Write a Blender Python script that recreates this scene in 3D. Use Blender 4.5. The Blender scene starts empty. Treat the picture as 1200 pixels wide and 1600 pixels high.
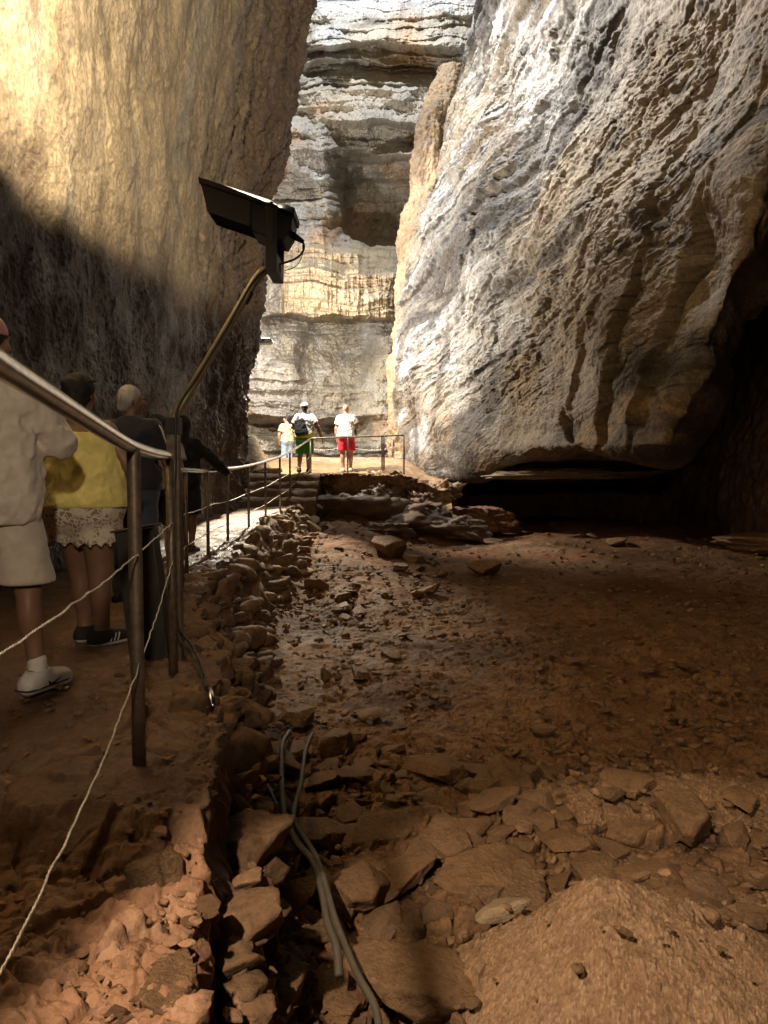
import bpy, math, random
import numpy as np
from mathutils import Vector, Matrix

random.seed(7)
RNG = np.random.default_rng(11)
SC = bpy.context.scene
COL = SC.collection
R = math.radians

# ------------------------------------------------------------------ camera
CAM_Z, FPX, PITCH = 1.05, 1155.0, math.atan(65 / 1155.0)
cam = bpy.data.cameras.new('camera')
cam.sensor_width = 36.0
cam.lens = 36.0 * FPX / 1600.0
cam.clip_start, cam.clip_end = 0.05, 300
cam_o = bpy.data.objects.new('camera', cam)
COL.objects.link(cam_o)
cam_o.location = (0, 0, CAM_Z)
cam_o.rotation_euler = (math.pi / 2 - PITCH, 0, 0)
SC.camera = cam_o

# ------------------------------------------------------------------ world: a cave, next to no ambient light
W = bpy.data.worlds.new('World')
SC.world = W
W.use_nodes = True
bg = W.node_tree.nodes['Background']
bg.inputs[0].default_value = (0.9, 0.72, 0.52, 1)
bg.inputs[1].default_value = 0.004

# ------------------------------------------------------------------ lamps of the show cave and added unseen spots
def lamp(name, kind, loc, target, energy, color, size=0.3, cone=150, blend=0.4, sizey=None):
    l = bpy.data.lights.new(name, kind)
    l.energy, l.color = energy, color
    if kind == 'AREA':
        l.size = size
        if sizey:
            l.shape, l.size_y = 'RECTANGLE', sizey
    else:
        l.shadow_soft_size = size
    if kind == 'SPOT':
        l.spot_size, l.spot_blend = R(cone), blend
    o = bpy.data.objects.new(name, l)
    COL.objects.link(o)
    o.location = loc
    d = Vector(target) - Vector(loc)
    o.rotation_euler = d.to_track_quat('-Z', 'Y').to_euler()
    return o

WARM, NEUT, COOL = (1.0, 0.74, 0.42), (1.0, 0.88, 0.70), (0.88, 0.94, 1.0)
# floodlight on the ledge behind the left wall (seen edge-on in the picture)
lamp('ledge_and_grazing_beam', 'SPOT', (-2.62, 18.2, 4.5), (1.3, 22.0, 3.2), 2300, (1.0, 0.90, 0.74), 0.10, 165, 0.3)
lamp('ledge_and_grazing_beam', 'SPOT', (-3.7, 20.8, 5.6), (1.3, 26.0, 5.0), 2500, (1.0, 0.96, 0.90), 0.10, 150, 0.3)  # extra unseen lamp, added to graze the end wall for relief
lamp('ledge_path_beam', 'SPOT', (-2.64, 18.0, 4.5), (-1.75, 12.4, 0.0), 6000, (1.0, 0.90, 0.72), 0.06, 38, 0.8)
# unseen spots standing in for light from high above: right wall, corner, end wall
lamp('high_unseen_spot', 'SPOT', (-1.0, 15.2, 12.8), (4.9, 15.0, 9.9), 7600, (1.0, 0.98, 0.94), 0.12, 74, 0.6)
lamp('corner_unseen_spot', 'SPOT', (-0.8, 17.5, 15.0), (2.2, 20.0, 9.5), 6500, (0.97, 0.98, 1.0), 0.12, 70, 0.6)
lamp('end_unseen_spot', 'SPOT', (-1.0, 20.5, 21.0), (0.0, 28.0, 11.0), 9000, COOL, 0.20, 120, 0.5)
# floodlight on the bent pole
lamp('pole_floodlight_beam', 'AREA', (-0.72, 4.0, 2.46), (-0.72 + 0.37, 4.08, 3.40), 80, NEUT, 0.35)
# flood on the left wall above the path
lamp('wall_floodlight_beam', 'SPOT', (-1.3, 4.4, 5.6), (-1.3 - .75, 4.41, 6.26), 3600, (1.0, 0.82, 0.55), 0.08, 179, 0.06)
lamp('wall_floodlight_beam', 'SPOT', (-2.5, 4.9, 6.0), (-2.5 - .80, 5.0, 6.5), 1500, (1.0, 0.77, 0.38), 0.08, 170, 0.4)
# floodlight behind the photographer: a narrow beam, then added fill spots standing elsewhere
lamp('rear_floodlight_beam', 'SPOT', (-1.15, -0.6, 2.85), (0.8, 2.0, -0.8), 1050, (1.0, 0.76, 0.54), 0.05, 37, 0.25)
lamp('rear_fill_spot', 'SPOT', (0.5, -2.0, 2.6), (-1.75, 4.0, .95), 420, (1.0, 0.78, 0.56), 0.08, 34, 0.7)
lamp('rear_fill_spot', 'SPOT', (0.5, -2.0, 2.6), (4.0, 9.0, -0.6), 330, (1.0, 0.76, 0.52), 0.10, 50, 0.8)
lamp('rear_fill_spot', 'SPOT', (0.5, -2.0, 2.6), (9.2, 14.6, 1.2), 1100, (1.0, 0.78, 0.56), 0.10, 18, 0.9)

SC.view_settings.view_transform = 'Standard'
SC.view_settings.look = 'None'
SC.view_settings.exposure = 0.0
SC.view_settings.gamma = 1.0
SC.view_settings.use_curve_mapping = False
cy = SC.cycles
cy.use_denoising = True
cy.max_bounces, cy.diffuse_bounces, cy.glossy_bounces = 6, 2, 3
cy.sample_clamp_indirect, cy.sample_clamp_direct = 6.0, 40.0
cy.caustics_reflective = cy.caustics_refractive = False

# ------------------------------------------------------------------ pixel helpers (photo is 1200x1600)
def ray(px, py):
    c, s = math.cos(PITCH), math.sin(PITCH)
    u = 800.0 - py
    return np.array([px - 600.0, FPX * c + u * s, -FPX * s + u * c])
def U(px, py, d):
    r = ray(px, py); t = d / r[1]
    return np.array([r[0] * t, d, CAM_Z + r[2] * t])
def UZ(px, py, z):
    r = ray(px, py); t = (z - CAM_Z) / r[2]
    return np.array([r[0] * t, r[1] * t, z])

# ------------------------------------------------------------------ noise
def _hash(ix, iy, iz, seed):
    h = (ix.astype(np.uint32) * np.uint32(374761393)) ^ (iy.astype(np.uint32) * np.uint32(668265263)) ^ \
        (iz.astype(np.uint32) * np.uint32(2246822519)) ^ np.uint32((seed * 3266489917 + 12345) & 0xffffffff)
    h ^= h >> np.uint32(15); h *= np.uint32(2246822519)
    h ^= h >> np.uint32(13); h *= np.uint32(3266489917)
    h ^= h >> np.uint32(16)
    return h
def _perlin(p, seed):
    i = np.floor(p).astype(np.int32)
    f = (p - i).astype(np.float32)
    u = f * f * f * (f * (f * 6 - 15) + 10)
    out = np.zeros(len(p), np.float32)
    for dx in (0, 1):
        wx = u[:, 0] if dx else 1 - u[:, 0]
        for dy in (0, 1):
            wy = u[:, 1] if dy else 1 - u[:, 1]
            for dz in (0, 1):
                wz = u[:, 2] if dz else 1 - u[:, 2]
                h = _hash(i[:, 0] + dx, i[:, 1] + dy, i[:, 2] + dz, seed)
                gx = (h & np.uint32(1023)).astype(np.float32) / 511.5 - 1
                gy = ((h >> np.uint32(10)) & np.uint32(1023)).astype(np.float32) / 511.5 - 1
                gz = ((h >> np.uint32(20)) & np.uint32(1023)).astype(np.float32) / 511.5 - 1
                out += wx * wy * wz * (gx * (f[:, 0] - dx) + gy * (f[:, 1] - dy) + gz * (f[:, 2] - dz))
    return out * 1.6
def perlin(P, seed=0):
    sh = P.shape[:-1]
    p = np.ascontiguousarray(P.reshape(-1, 3), dtype=np.float32)
    o = np.empty(len(p), np.float32)
    for k in range(0, len(p), 150000):
        o[k:k + 150000] = _perlin(p[k:k + 150000], seed)
    return o.reshape(sh)
def fbm(P, octv=4, seed=0, gain=0.5, lac=2.03, mode=''):
    a, tot, out = 1.0, 0.0, 0.0
    P = np.asarray(P, np.float32)
    for k in range(octv):
        n = perlin(P, seed + k * 17)
        if mode == 'billow':
            n = np.abs(n) * 2 - 0.6
        elif mode == 'ridge':
            n = 0.6 - np.abs(n) * 2
        out = out + a * n; tot += a
        a *= gain; P = P * lac + 3.7
    return out / tot
def sc3(P, x, y, z):
    return P * np.array([x, y, z], np.float32)
def hash1(i, seed=0):
    z = np.zeros_like(i)
    return _hash(i, z, z, seed).astype(np.float32) / np.float32(4294967295.0)
def sstep(a, b, x):
    t = np.clip((x - a) / (b - a), 0, 1)
    return t * t * (3 - 2 * t)
def steps(s, seed=0, edge=0.22):
    """stacked beds: a random protrusion per bed, sharp at the joints"""
    i = np.floor(s).astype(np.int32); f = s - i
    a, b = hash1(i, seed), hash1(i + 1, seed)
    return a + (b - a) * sstep(1 - edge, 1.0, f) - 0.5
def worley2(x, y, seed=0):
    sh = x.shape
    x, y = x.ravel(), y.ravel()
    ix, iy = np.floor(x).astype(np.int32), np.floor(y).astype(np.int32)
    f1 = np.full(len(x), 9.0, np.float32); f2 = f1.copy()
    cid = np.zeros(len(x), np.uint32); ox = np.zeros(len(x), np.float32); oy = ox.copy()
    for dx in (-1, 0, 1):
        for dy in (-1, 0, 1):
            h = _hash(ix + dx, iy + dy, np.zeros_like(ix), seed)
            px = ix + dx + (h & np.uint32(0xffff)).astype(np.float32) / 65535.0
            py = iy + dy + (h >> np.uint32(16)).astype(np.float32) / 65535.0
            ex, ey = x - px, y - py
            d = np.sqrt(ex * ex + ey * ey)
            m = d < f1
            f2 = np.where(m, f1, np.minimum(f2, d))
            f1 = np.where(m, d, f1)
            cid = np.where(m, h, cid); ox = np.where(m, ex, ox); oy = np.where(m, ey, oy)
    return f1.reshape(sh), f2.reshape(sh), cid.reshape(sh), ox.reshape(sh), oy.reshape(sh)
def rubble(x, y, size, seed, tilt=0.5):
    """tilted angular stones packed in cells of about SIZE metres: heights in metres"""
    f1, f2, cid, ox, oy = worley2(x / size, y / size, seed)
    r1 = (cid & np.uint32(255)).astype(np.float32) / 255.0
    r2 = ((cid >> np.uint32(8)) & np.uint32(255)).astype(np.float32) / 255.0 - 0.5
    r3 = ((cid >> np.uint32(16)) & np.uint32(255)).astype(np.float32) / 255.0 - 0.5
    gap = sstep(0.0, 0.16, f2 - f1)
    h = (r1 * 0.45 + tilt * 2 * (ox * r2 + oy * r3)) * gap - 0.12 * (1 - gap)
    return h * size, gap, r1

# ------------------------------------------------------------------ mesh helpers
def mesh_from(name, V, F, mat=None, smooth=True, col=None):
    V = np.ascontiguousarray(V, np.float32).reshape(-1, 3); F = np.ascontiguousarray(F, np.int32)
    me = bpy.data.meshes.new(name)
    n = F.shape[1]
    me.vertices.add(len(V)); me.vertices.foreach_set('co', V.ravel())
    me.loops.add(F.size); me.loops.foreach_set('vertex_index', F.ravel())
    me.polygons.add(len(F))
    me.polygons.foreach_set('loop_start', np.arange(0, F.size, n, dtype=np.int32))
    me.polygons.foreach_set('loop_total', np.full(len(F), n, np.int32))
    me.polygons.foreach_set('use_smooth', np.full(len(F), smooth))
    me.update(calc_edges=True)
    me.validate()
    if col is not None:
        at = me.attributes.new('tint', 'FLOAT_COLOR', 'POINT')
        c = np.ones((len(V), 4), np.float32); c[:, :3] = np.asarray(col, np.float32).reshape(-1, 3)
        at.data.foreach_set('color', c.ravel())
    if mat:
        me.materials.append(mat)
    return me
def link(name, me, parent=None, **props):
    o = bpy.data.objects.new(name, me)
    COL.objects.link(o)
    if parent is not None:
        o.parent = parent
    for k, v in props.items():
        o[k] = v
    return o
def empty(name, loc, label, cat, group=None, rz=0.0):
    o = bpy.data.objects.new(name, None)
    COL.objects.link(o)
    o.location = loc; o.rotation_euler = (0, 0, rz)
    o['label'], o['category'] = label, cat
    if group:
        o['group'] = group
    return o
def grid_faces(r, c, flip=False, wrap=False):
    i = np.arange(r * c).reshape(r, c)
    if wrap:
        i = np.concatenate([i, i[:, :1]], 1)
    q = np.stack([i[:-1, :-1], i[:-1, 1:], i[1:, 1:], i[1:, :-1]], -1).reshape(-1, 4)
    return q[:, ::-1] if flip else q
def normals(P):
    du, dv = np.gradient(P, axis=1), np.gradient(P, axis=0)
    n = np.cross(du, dv)
    return n / (np.linalg.norm(n, axis=-1, keepdims=True) + 1e-9)
def cr_weights(n_ctrl, t):
    """Catmull-Rom weights for parameters t in [0, n_ctrl-1]"""
    Wt = np.zeros((len(t), n_ctrl))
    i = np.clip(np.floor(t).astype(int), 0, n_ctrl - 2); f = t - i
    w = np.stack([-.5 * f**3 + f**2 - .5 * f, 1.5 * f**3 - 2.5 * f**2 + 1, -1.5 * f**3 + 2 * f**2 + .5 * f, .5 * f**3 - .5 * f**2], 1)
    for k in range(4):
        j = i + k - 1
        for m in range(len(t)):
            jm, wm = j[m], w[m, k]
            if jm < 0:
                Wt[m, 0] += 2 * wm; Wt[m, 1] -= wm
            elif jm >= n_ctrl:
                Wt[m, n_ctrl - 1] += 2 * wm; Wt[m, n_ctrl - 2] -= wm
            else:
                Wt[m, jm] += wm
    return Wt
def patch(ctrl, nr, nc, rt=None, ct=None):
    ctrl = np.asarray(ctrl, float)
    r, c = ctrl.shape[:2]
    rt = np.linspace(0, r - 1, nr) if rt is None else rt
    ct = np.linspace(0, c - 1, nc) if ct is None else ct
    return np.einsum('ar,rck,bc->abk', cr_weights(r, rt), ctrl, cr_weights(c, ct)), rt, ct
def curve_pts(pts, n):
    pts = np.asarray(pts, float)
    return cr_weights(len(pts), np.linspace(0, len(pts) - 1, n)) @ pts
def sweep(pts, rad, ns=10, cap=True):
    pts = np.asarray(pts, float); n = len(pts)
    rad = np.full(n, rad) if np.isscalar(rad) else np.asarray(rad)
    T = np.gradient(pts, axis=0); T /= np.linalg.norm(T, axis=1, keepdims=True) + 1e-9
    up = np.array([0, 0, 1.0]) if abs(T[0, 2]) < .9 else np.array([1.0, 0, 0])
    N = np.cross(T[0], up); N /= np.linalg.norm(N)
    rings = []
    a = np.linspace(0, 2 * math.pi, ns, endpoint=False)
    for k in range(n):
        N = N - T[k] * np.dot(N, T[k]); N /= np.linalg.norm(N)
        B = np.cross(T[k], N)
        rings.append(pts[k] + rad[k] * (np.cos(a)[:, None] * N + np.sin(a)[:, None] * B))
    V = np.concatenate(rings); F = grid_faces(n, ns, wrap=True, flip=True)
    if cap:
        V = np.concatenate([V, pts[:1], pts[-1:]])
        i0, i1 = len(V) - 2, len(V) - 1
        k = np.arange(ns); k2 = (k + 1) % ns
        F = np.concatenate([F, np.stack([k, k2, np.full(ns, i0), np.full(ns, i0)], 1)[:, [0, 1, 2, 2]] * 1,
                            np.stack([(n - 1) * ns + k2, (n - 1) * ns + k, np.full(ns, i1), np.full(ns, i1)], 1)])
    return V, F
class MB:
    """collects tubes, boxes and prisms that become ONE mesh object"""
    def __init__(s):
        s.v, s.f, s.n = [], [], 0
    def add(s, V, F):
        V = np.asarray(V, float)
        for q in F:
            q = [int(x) for x in q]
            q = [x for i, x in enumerate(q) if x != q[i - 1]]
            s.f.append([x + s.n for x in q])
        s.v.extend(map(tuple, V)); s.n += len(V)
        return s
    def tube(s, pts, r, ns=10):
        return s.add(*sweep(pts, r, ns))
    def prism(s, poly, axis, a, b):
        """poly: 2D outline; axis: 'x','y','z' extruded from a to b"""
        poly = [tuple(p) for p in poly]
        n = len(poly)
        def mk(p, h):
            return {'x': (h, p[0], p[1]), 'y': (p[0], h, p[1]), 'z': (p[0], p[1], h)}[axis]
        V = [mk(p, a) for p in poly] + [mk(p, b) for p in poly]
        s.v.extend(V)
        s.f += [[s.n + i for i in range(n)][::-1], [s.n + n + i for i in range(n)]]
        for i in range(n):
            j = (i + 1) % n
            s.f.append([s.n + i, s.n + j, s.n + n + j, s.n + n + i])
        s.n += 2 * n
        return s
    def box(s, lo, hi):
        return s.prism([(lo[0], lo[1]), (hi[0], lo[1]), (hi[0], hi[1]), (lo[0], hi[1])], 'z', lo[2], hi[2])
    def build(s, name, mat, parent=None, smooth=False, bevel=0.0, **props):
        me = bpy.data.meshes.new(name)
        me.from_pydata(s.v, [], s.f)
        me.update()
        import bmesh
        bm = bmesh.new(); bm.from_mesh(me)
        bmesh.ops.recalc_face_normals(bm, faces=bm.faces)
        bm.to_mesh(me); bm.free()
        me.polygons.foreach_set('use_smooth', np.full(len(me.polygons), smooth))
        me.materials.append(mat)
        o = link(name, me, parent, **props)
        if bevel:
            b = o.modifiers.new('bevel', 'BEVEL'); b.width = bevel; b.segments = 2; b.limit_method = 'ANGLE'
        return o

# ------------------------------------------------------------------ materials
def new_mat(name):
    m = bpy.data.materials.new(name); m.use_nodes = True
    nt = m.node_tree; b = nt.nodes['Principled BSDF']
    return m, nt, b
def nd(nt, t, **kw):
    n = nt.nodes.new(t)
    for k, v in kw.items():
        setattr(n, k, v)
    return n
def noise_node(nt, coord, scale, detail=6, rough=0.55, stretch=None, dist=0.0):
    if stretch:
        mp = nd(nt, 'ShaderNodeMapping'); mp.inputs['Scale'].default_value = stretch
        nt.links.new(coord, mp.inputs[0]); coord = mp.outputs[0]
    n = nd(nt, 'ShaderNodeTexNoise')
    n.inputs['Scale'].default_value, n.inputs['Detail'].default_value, n.inputs['Roughness'].default_value = scale, detail, rough
    n.inputs['Distortion'].default_value = dist
    nt.links.new(coord, n.inputs['Vector'])
    return n.outputs['Fac']
def ramp(nt, fac, stops):
    r = nd(nt, 'ShaderNodeValToRGB')
    el = r.color_ramp.elements
    while len(el) < len(stops):
        el.new(0.5)
    for e, (p, c) in zip(el, stops):
        e.position = p
        e.color = (c, c, c, 1) if np.isscalar(c) else (*c, 1)
    nt.links.new(fac, r.inputs[0])
    return r.outputs[0]
def mul(nt, a, b, fac=1.0, mode='MULTIPLY'):
    m = nd(nt, 'ShaderNodeMix', data_type='RGBA', blend_type=mode)
    m.inputs[0].default_value = fac
    for s, k in ((a, 6), (b, 7)):
        if isinstance(s, tuple):
            m.inputs[k].default_value = (*s, 1)
        else:
            nt.links.new(s, m.inputs[k])
    return m.outputs[2]
def rock_material(name, base=None, fine=30.0, bump=0.5, bdist=0.03, rough=(0.55, 0.9), coat=0.0, coat_rough=0.12, contrast=1.0, obj=False, spec=0.4, wet=None):
    m, nt, b = new_mat(name)
    if obj:
        tc = nd(nt, 'ShaderNodeTexCoord'); co = tc.outputs['Object']
    else:
        g = nd(nt, 'ShaderNodeNewGeometry'); co = g.outputs['Position']
    if base is None:
        a = nd(nt, 'ShaderNodeAttribute', attribute_name='tint'); c = a.outputs['Color']
    else:
        c = base
    n1 = noise_node(nt, co, fine * 0.12, 8, 0.62)
    n2 = noise_node(nt, co, fine, 8, 0.65)
    k = contrast
    c = mul(nt, c, ramp(nt, n1, [(0.28, max(0.05, 1 - 0.55 * k)), (0.5, 0.95), (0.72, 1.0)]))
    c = mul(nt, c, ramp(nt, n2, [(0.30, max(0.05, 1 - 0.5 * k)), (0.55, 1.0)]))
    if obj:
        oi = nd(nt, 'ShaderNodeObjectInfo')
        c = mul(nt, c, ramp(nt, oi.outputs['Random'], [(0.0, (0.86, 0.84, 0.80)), (0.5, (1.0, 0.92, 0.82)), (1.0, (1.0, 1.0, 1.0))]))
    nt.links.new(c, b.inputs['Base Color'])
    n3 = noise_node(nt, co, fine * 2.3, 6, 0.7)
    bp = nd(nt, 'ShaderNodeBump'); bp.inputs['Strength'].default_value = bump; bp.inputs['Distance'].default_value = bdist
    add = nd(nt, 'ShaderNodeMath', operation='MULTIPLY_ADD'); add.inputs[1].default_value = 0.5
    nt.links.new(n3, add.inputs[0]); nt.links.new(n2, add.inputs[2])
    nt.links.new(add.outputs[0], bp.inputs['Height'])
    nt.links.new(bp.outputs[0], b.inputs['Normal'])
    n4 = noise_node(nt, co, fine * 0.06, 5, 0.6)
    rr = nd(nt, 'ShaderNodeMapRange'); rr.inputs[1].default_value, rr.inputs[2].default_value = 0.35, 0.65
    rr.inputs[3].default_value, rr.inputs[4].default_value = rough
    nt.links.new(n4, rr.inputs[0]); nt.links.new(rr.outputs[0], b.inputs['Roughness'])
    b.inputs['Specular IOR Level'].default_value = spec
    if coat:
        if wet is not None:
            a = nd(nt, 'ShaderNodeAttribute', attribute_name='tint')
            mm = nd(nt, 'ShaderNodeMath', operation='MULTIPLY'); mm.inputs[1].default_value = coat
            nt.links.new(a.outputs['Alpha'], mm.inputs[0]); nt.links.new(mm.outputs[0], b.inputs['Coat Weight'])
        else:
            nt.links.new(ramp(nt, noise_node(nt, co, fine * 0.1, 4, 0.6), [(0.42, 0.0), (0.58, coat)]), b.inputs['Coat Weight'])
        b.inputs['Coat Roughness'].default_value = coat_rough
        nt.links.new(bp.outputs[0], b.inputs['Coat Normal'])
    return m
def plain(name, c, rough=0.6, metal=0.0, var=0.25, scale=40.0, bump=0.0, bdist=0.002, spec=0.5, stretch=None, obj=True, sheen=0.0):
    m, nt, b = new_mat(name)
    tc = nd(nt, 'ShaderNodeTexCoord'); co = tc.outputs['Object']
    n = noise_node(nt, co, scale, 6, 0.6, stretch)
    cc = mul(nt, c, ramp(nt, n, [(0.3, 1 - var), (0.65, 1.0)]))
    nt.links.new(cc, b.inputs['Base Color'])
    b.inputs['Roughness'].default_value = rough; b.inputs['Metallic'].default_value = metal
    b.inputs['Specular IOR Level'].default_value = spec
    if sheen:
        b.inputs['Sheen Weight'].default_value = sheen
    if bump:
        bp = nd(nt, 'ShaderNodeBump'); bp.inputs['Strength'].default_value = bump; bp.inputs['Distance'].default_value = bdist
        nt.links.new(noise_node(nt, co, scale * 3, 5, 0.6, stretch), bp.inputs['Height']); nt.links.new(bp.outputs[0], b.inputs['Normal'])
    return m
def emitter(name, c, s):
    m, nt, b = new_mat(name)
    b.inputs['Base Color'].default_value = (*c, 1)
    b.inputs['Emission Color'].default_value = (*c, 1); b.inputs['Emission Strength'].default_value = s
    return m

M_wallR = rock_material('limestone_right', fine=14, bump=0.65, bdist=0.06, rough=(0.45, 0.85), contrast=1.0)
M_wallL = rock_material('flowstone_left', fine=22, bump=0.6, bdist=0.04, rough=(0.35, 0.7), coat=0.45, coat_rough=0.09, contrast=0.9, spec=0.25)
M_wallB = rock_material('limestone_back', fine=9, bump=0.6, bdist=0.09, rough=(0.5, 0.85), contrast=0.9)
M_dark = rock_material('dark_rock', fine=14, bump=0.5, bdist=0.05, rough=(0.4, 0.8), contrast=0.9)
M_floor = rock_material('clay_floor', fine=45, bump=0.55, bdist=0.015, rough=(0.7, 0.95), contrast=0.85, spec=0.12)
M_path = rock_material('wet_path', fine=60, bump=0.6, bdist=0.012, rough=(0.45, 0.9), coat=0.18, coat_rough=0.2, contrast=0.7)
M_gravel = rock_material('gravel', fine=120, bump=0.4, bdist=0.006, rough=(0.7, 0.95), contrast=0.7, spec=0.2)
M_stone = rock_material('pit_stone', base=(0.30, 0.195, 0.118), fine=8, bump=0.9, bdist=0.03, rough=(0.5, 0.9), contrast=0.65, obj=True, spec=0.12)
M_pale = rock_material('pale_stone', base=(0.46, 0.36, 0.24), fine=14, bump=0.6, bdist=0.03, rough=(0.5, 0.9), contrast=0.8, obj=True)
M_wallstone = rock_material('wall_stone', fine=30, bump=0.7, bdist=0.015, rough=(0.75, 0.95), contrast=0.95, spec=.12)

# =================================================================== THE CAVE
def mixc(a, b, t):
    a, b = np.asarray(a, np.float32), np.asarray(b, np.float32)
    return a + (b - a) * t[..., None]

# ---- right wall: a huge leaning face of dipping beds, undercut at the foot
def right_wall():
    rows = []   # bottom -> top ; each: list of (px, py, depth)
    rows.append([(655, 735, 26), (640, 735, 23.5), (725, 742, 22.0), (850, 726, 21.0), (920, 722, 20.5), (1030, 726, 19.5), (1100, 720, 19)])
    rows.append([(640, 748, 26), (622, 748, 22.6), (715, 752, 19.7), (848, 716, 16.2), (925, 708, 14.8), (1042, 706, 13.3), (1070, 694, 16.5)])
    rows.append([(634, 690, 26), (616, 690, 22.6), (690, 690, 19.9), (800, 670, 16.7), (940, 662, 14.4), (1062, 662, 12.9), (1088, 650, 16.5)])
    rows.append([(632, 580, 26), (614, 580, 22.6), (692, 580, 19.7), (815, 570, 16.4), (968, 570, 14.0), (1100, 575, 12.4), (1128, 566, 16)])
    rows.append([(655, 420, 26), (636, 420, 22.5), (722, 415, 19.3), (855, 415, 16.0), (1015, 418, 13.4), (1160, 430, 11.9), (1186, 424, 15.5)])
    rows.append([(716, 245, 26), (694, 245, 22.4), (782, 238, 18.8), (905, 228, 15.5), (1065, 222, 12.8), (1234, 255, 11.2), (1262, 250, 15)])
    rows.append([(760, 60, 25.5), (736, 60, 22.0), (824, 50, 18.2), (955, 38, 14.8), (1118, 20, 12.1), (1310, 0, 10.6), (1345, 0, 14)])
    rows.append([(790, -190, 25), (762, -200, 21.2), (850, -220, 17.4), (985, -240, 14.0), (1160, -260, 11.4), (1380, -280, 10.0), (1600, -280, 13)])
    rows.append([(815, -520, 23), (790, -520, 19.5), (880, -540, 15.8), (1020, -560, 12.6), (1200, -580, 10.2), (1450, -600, 9.0), (1700, -600, 12)])
    ctrl = [[U(*p) for p in r] for r in rows]
    nr, nc = 1000, 860
    rt = np.concatenate([np.linspace(0, 1, 50, endpoint=False), np.linspace(1, 6, 830, endpoint=False), np.linspace(6, 8, nr - 880)])
    ct = np.concatenate([np.linspace(0, 1, 60, endpoint=False), np.linspace(1, 5, nc - 130, endpoint=False), np.linspace(5, 6, 70)])
    P, rt, ct = patch(ctrl, nr, nc, rt, ct)
    P = P.astype(np.float32)
    N = normals(P)
    if N[nr // 2, nc // 2, 0] > 0:
        N = -N
    u = np.broadcast_to((ct[None, :] - 1) / 4, P.shape[:2]); v = np.broadcast_to(rt[:, None], P.shape[:2])
    warp = fbm(P * 0.22, 3, 5) * 0.9
    along = (22 - P[..., 1]) * 1.15
    s = P[..., 2] - 0.42 * along + warp
    w2 = fbm(P * 0.7, 3, 9) * 0.18 + fbm(P * 2.4, 3, 11, .6) * .09
    bed = sstep(1.0, 0.5, u + 0.3 * fbm(P * 0.3, 2, 41)) * sstep(1.8, 3.4, v + .5 * fbm(P * .4, 2, 43))
    brk = .35 + .65 * sstep(-.2, .25, fbm(P * .8, 3, 45))
    d = 0.60 * fbm(P * 0.25, 3, 21) + .22 * fbm(P * .6, 3, 23)
    d += (0.42 * steps(s * 0.75 + w2, 3, 0.2) + (0.18 * steps(s * 2.1 + w2 * 2, 4, 0.2) + .09 * steps(s * 5.2 + w2 * 3.5, 6, 0.2) + .06 * steps(s * 11 + w2 * 6, 8, .25)) * brk) * (0.16 + 0.84 * bed)
    jx, jy = along * .62 + .25 * fbm(P * 1.3, 3, 47), s + .18 * fbm(P * 1.6, 3, 49)
    k1, _, _ = rubble(jx, jy, .62, 51, .55); k2, _, _ = rubble(jx + 7, jy, .24, 52, .6); k3, _, _ = rubble(jx + 3, jy, .10, 53, .6)
    d += (k1 * .34 + k2 * .42 + k3 * .38) * brk * (.22 + .78 * bed)
    pr = np.stack([along * .55, along * .55, s * 1.7], -1)
    d += 0.10 * fbm(pr * 1.3, 5, 61, 0.6) * (0.35 + 0.65 * bed)
    d += 0.12 * fbm(P * 2.0, 6, 71, 0.62) * (.5 + .5 * bed)
    d += 0.034 * fbm(P * 7, 4, 81, 0.62, mode='billow') * (0.35 + 0.9 * bed)
    # overlapping curtains next to the diagonal rift
    t = (u - 0.66) / 0.34 * 3.2 + 0.55 * fbm(P * 0.45, 3, 91) + 0.10 * fbm(P * 2.5, 2, 95)
    f = t - np.floor(t)
    m = sstep(0.60, 0.72, u) * sstep(6.2, 4.6, v) * (0.35 + 0.65 * sstep(4.8, 3.4, v))
    low = sstep(1.0, 2.0, v)
    slot = np.exp(-((f - 0.9) / (0.05 + .05 * np.clip(fbm(P * .6, 2, 97) + .4, 0, 1))) ** 2)
    slot = slot * sstep(-.15, .15, fbm(P * .7, 2, 99))
    d += m * low * (0.26 * (f ** 1.3 * sstep(1.0, 0.92, f)) - 0.80 * slot)
    edge = sstep(0, 0.25, u + 0.25) * 1.0
    d *= np.where(ct[None, :] < 1.3, np.clip(ct[None, :] - .3, 0, 1), 1.0) * np.clip(rt[:, None], 0.15, 1)
    P2 = P + N * d[..., None]
    # colours of the stone itself
    c = mixc((0.36, 0.335, 0.30), (0.33, 0.265, 0.19), sstep(-0.3, 0.35, fbm(P * 0.35, 4, 101)))
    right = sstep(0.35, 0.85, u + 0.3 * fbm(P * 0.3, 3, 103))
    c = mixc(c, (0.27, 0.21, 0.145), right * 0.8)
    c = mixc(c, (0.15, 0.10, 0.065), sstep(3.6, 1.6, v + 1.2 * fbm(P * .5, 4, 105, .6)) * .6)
    och = sstep(0.05, 0.4, fbm(P * 0.6, 3, 107)) * sstep(3.4, 2.0, v)
    c = mixc(c, (0.36, 0.22, 0.085), och * 0.7)
    pale = sstep(0.5, 0.1, u) * sstep(0.0, 0.35, fbm(np.stack([P[..., 0], P[..., 1], s * 2.5], -1) * 0.7, 4, 109))
    c = mixc(c, (0.60, 0.60, 0.61), pale * 0.8)
    # manganese stains along the beds, one broad dark diagonal band, drips down the face
    sb = np.stack([along * 0.16, along * 0.16, s * 0.8], -1)
    st = sstep(-0.02, 0.28, fbm(sb, 4, 111, 0.6) + 0.38 * fbm(P * 3.5, 5, 113, 0.7))
    c = mixc(c, (0.055, 0.045, 0.04), st * 0.82)
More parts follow.
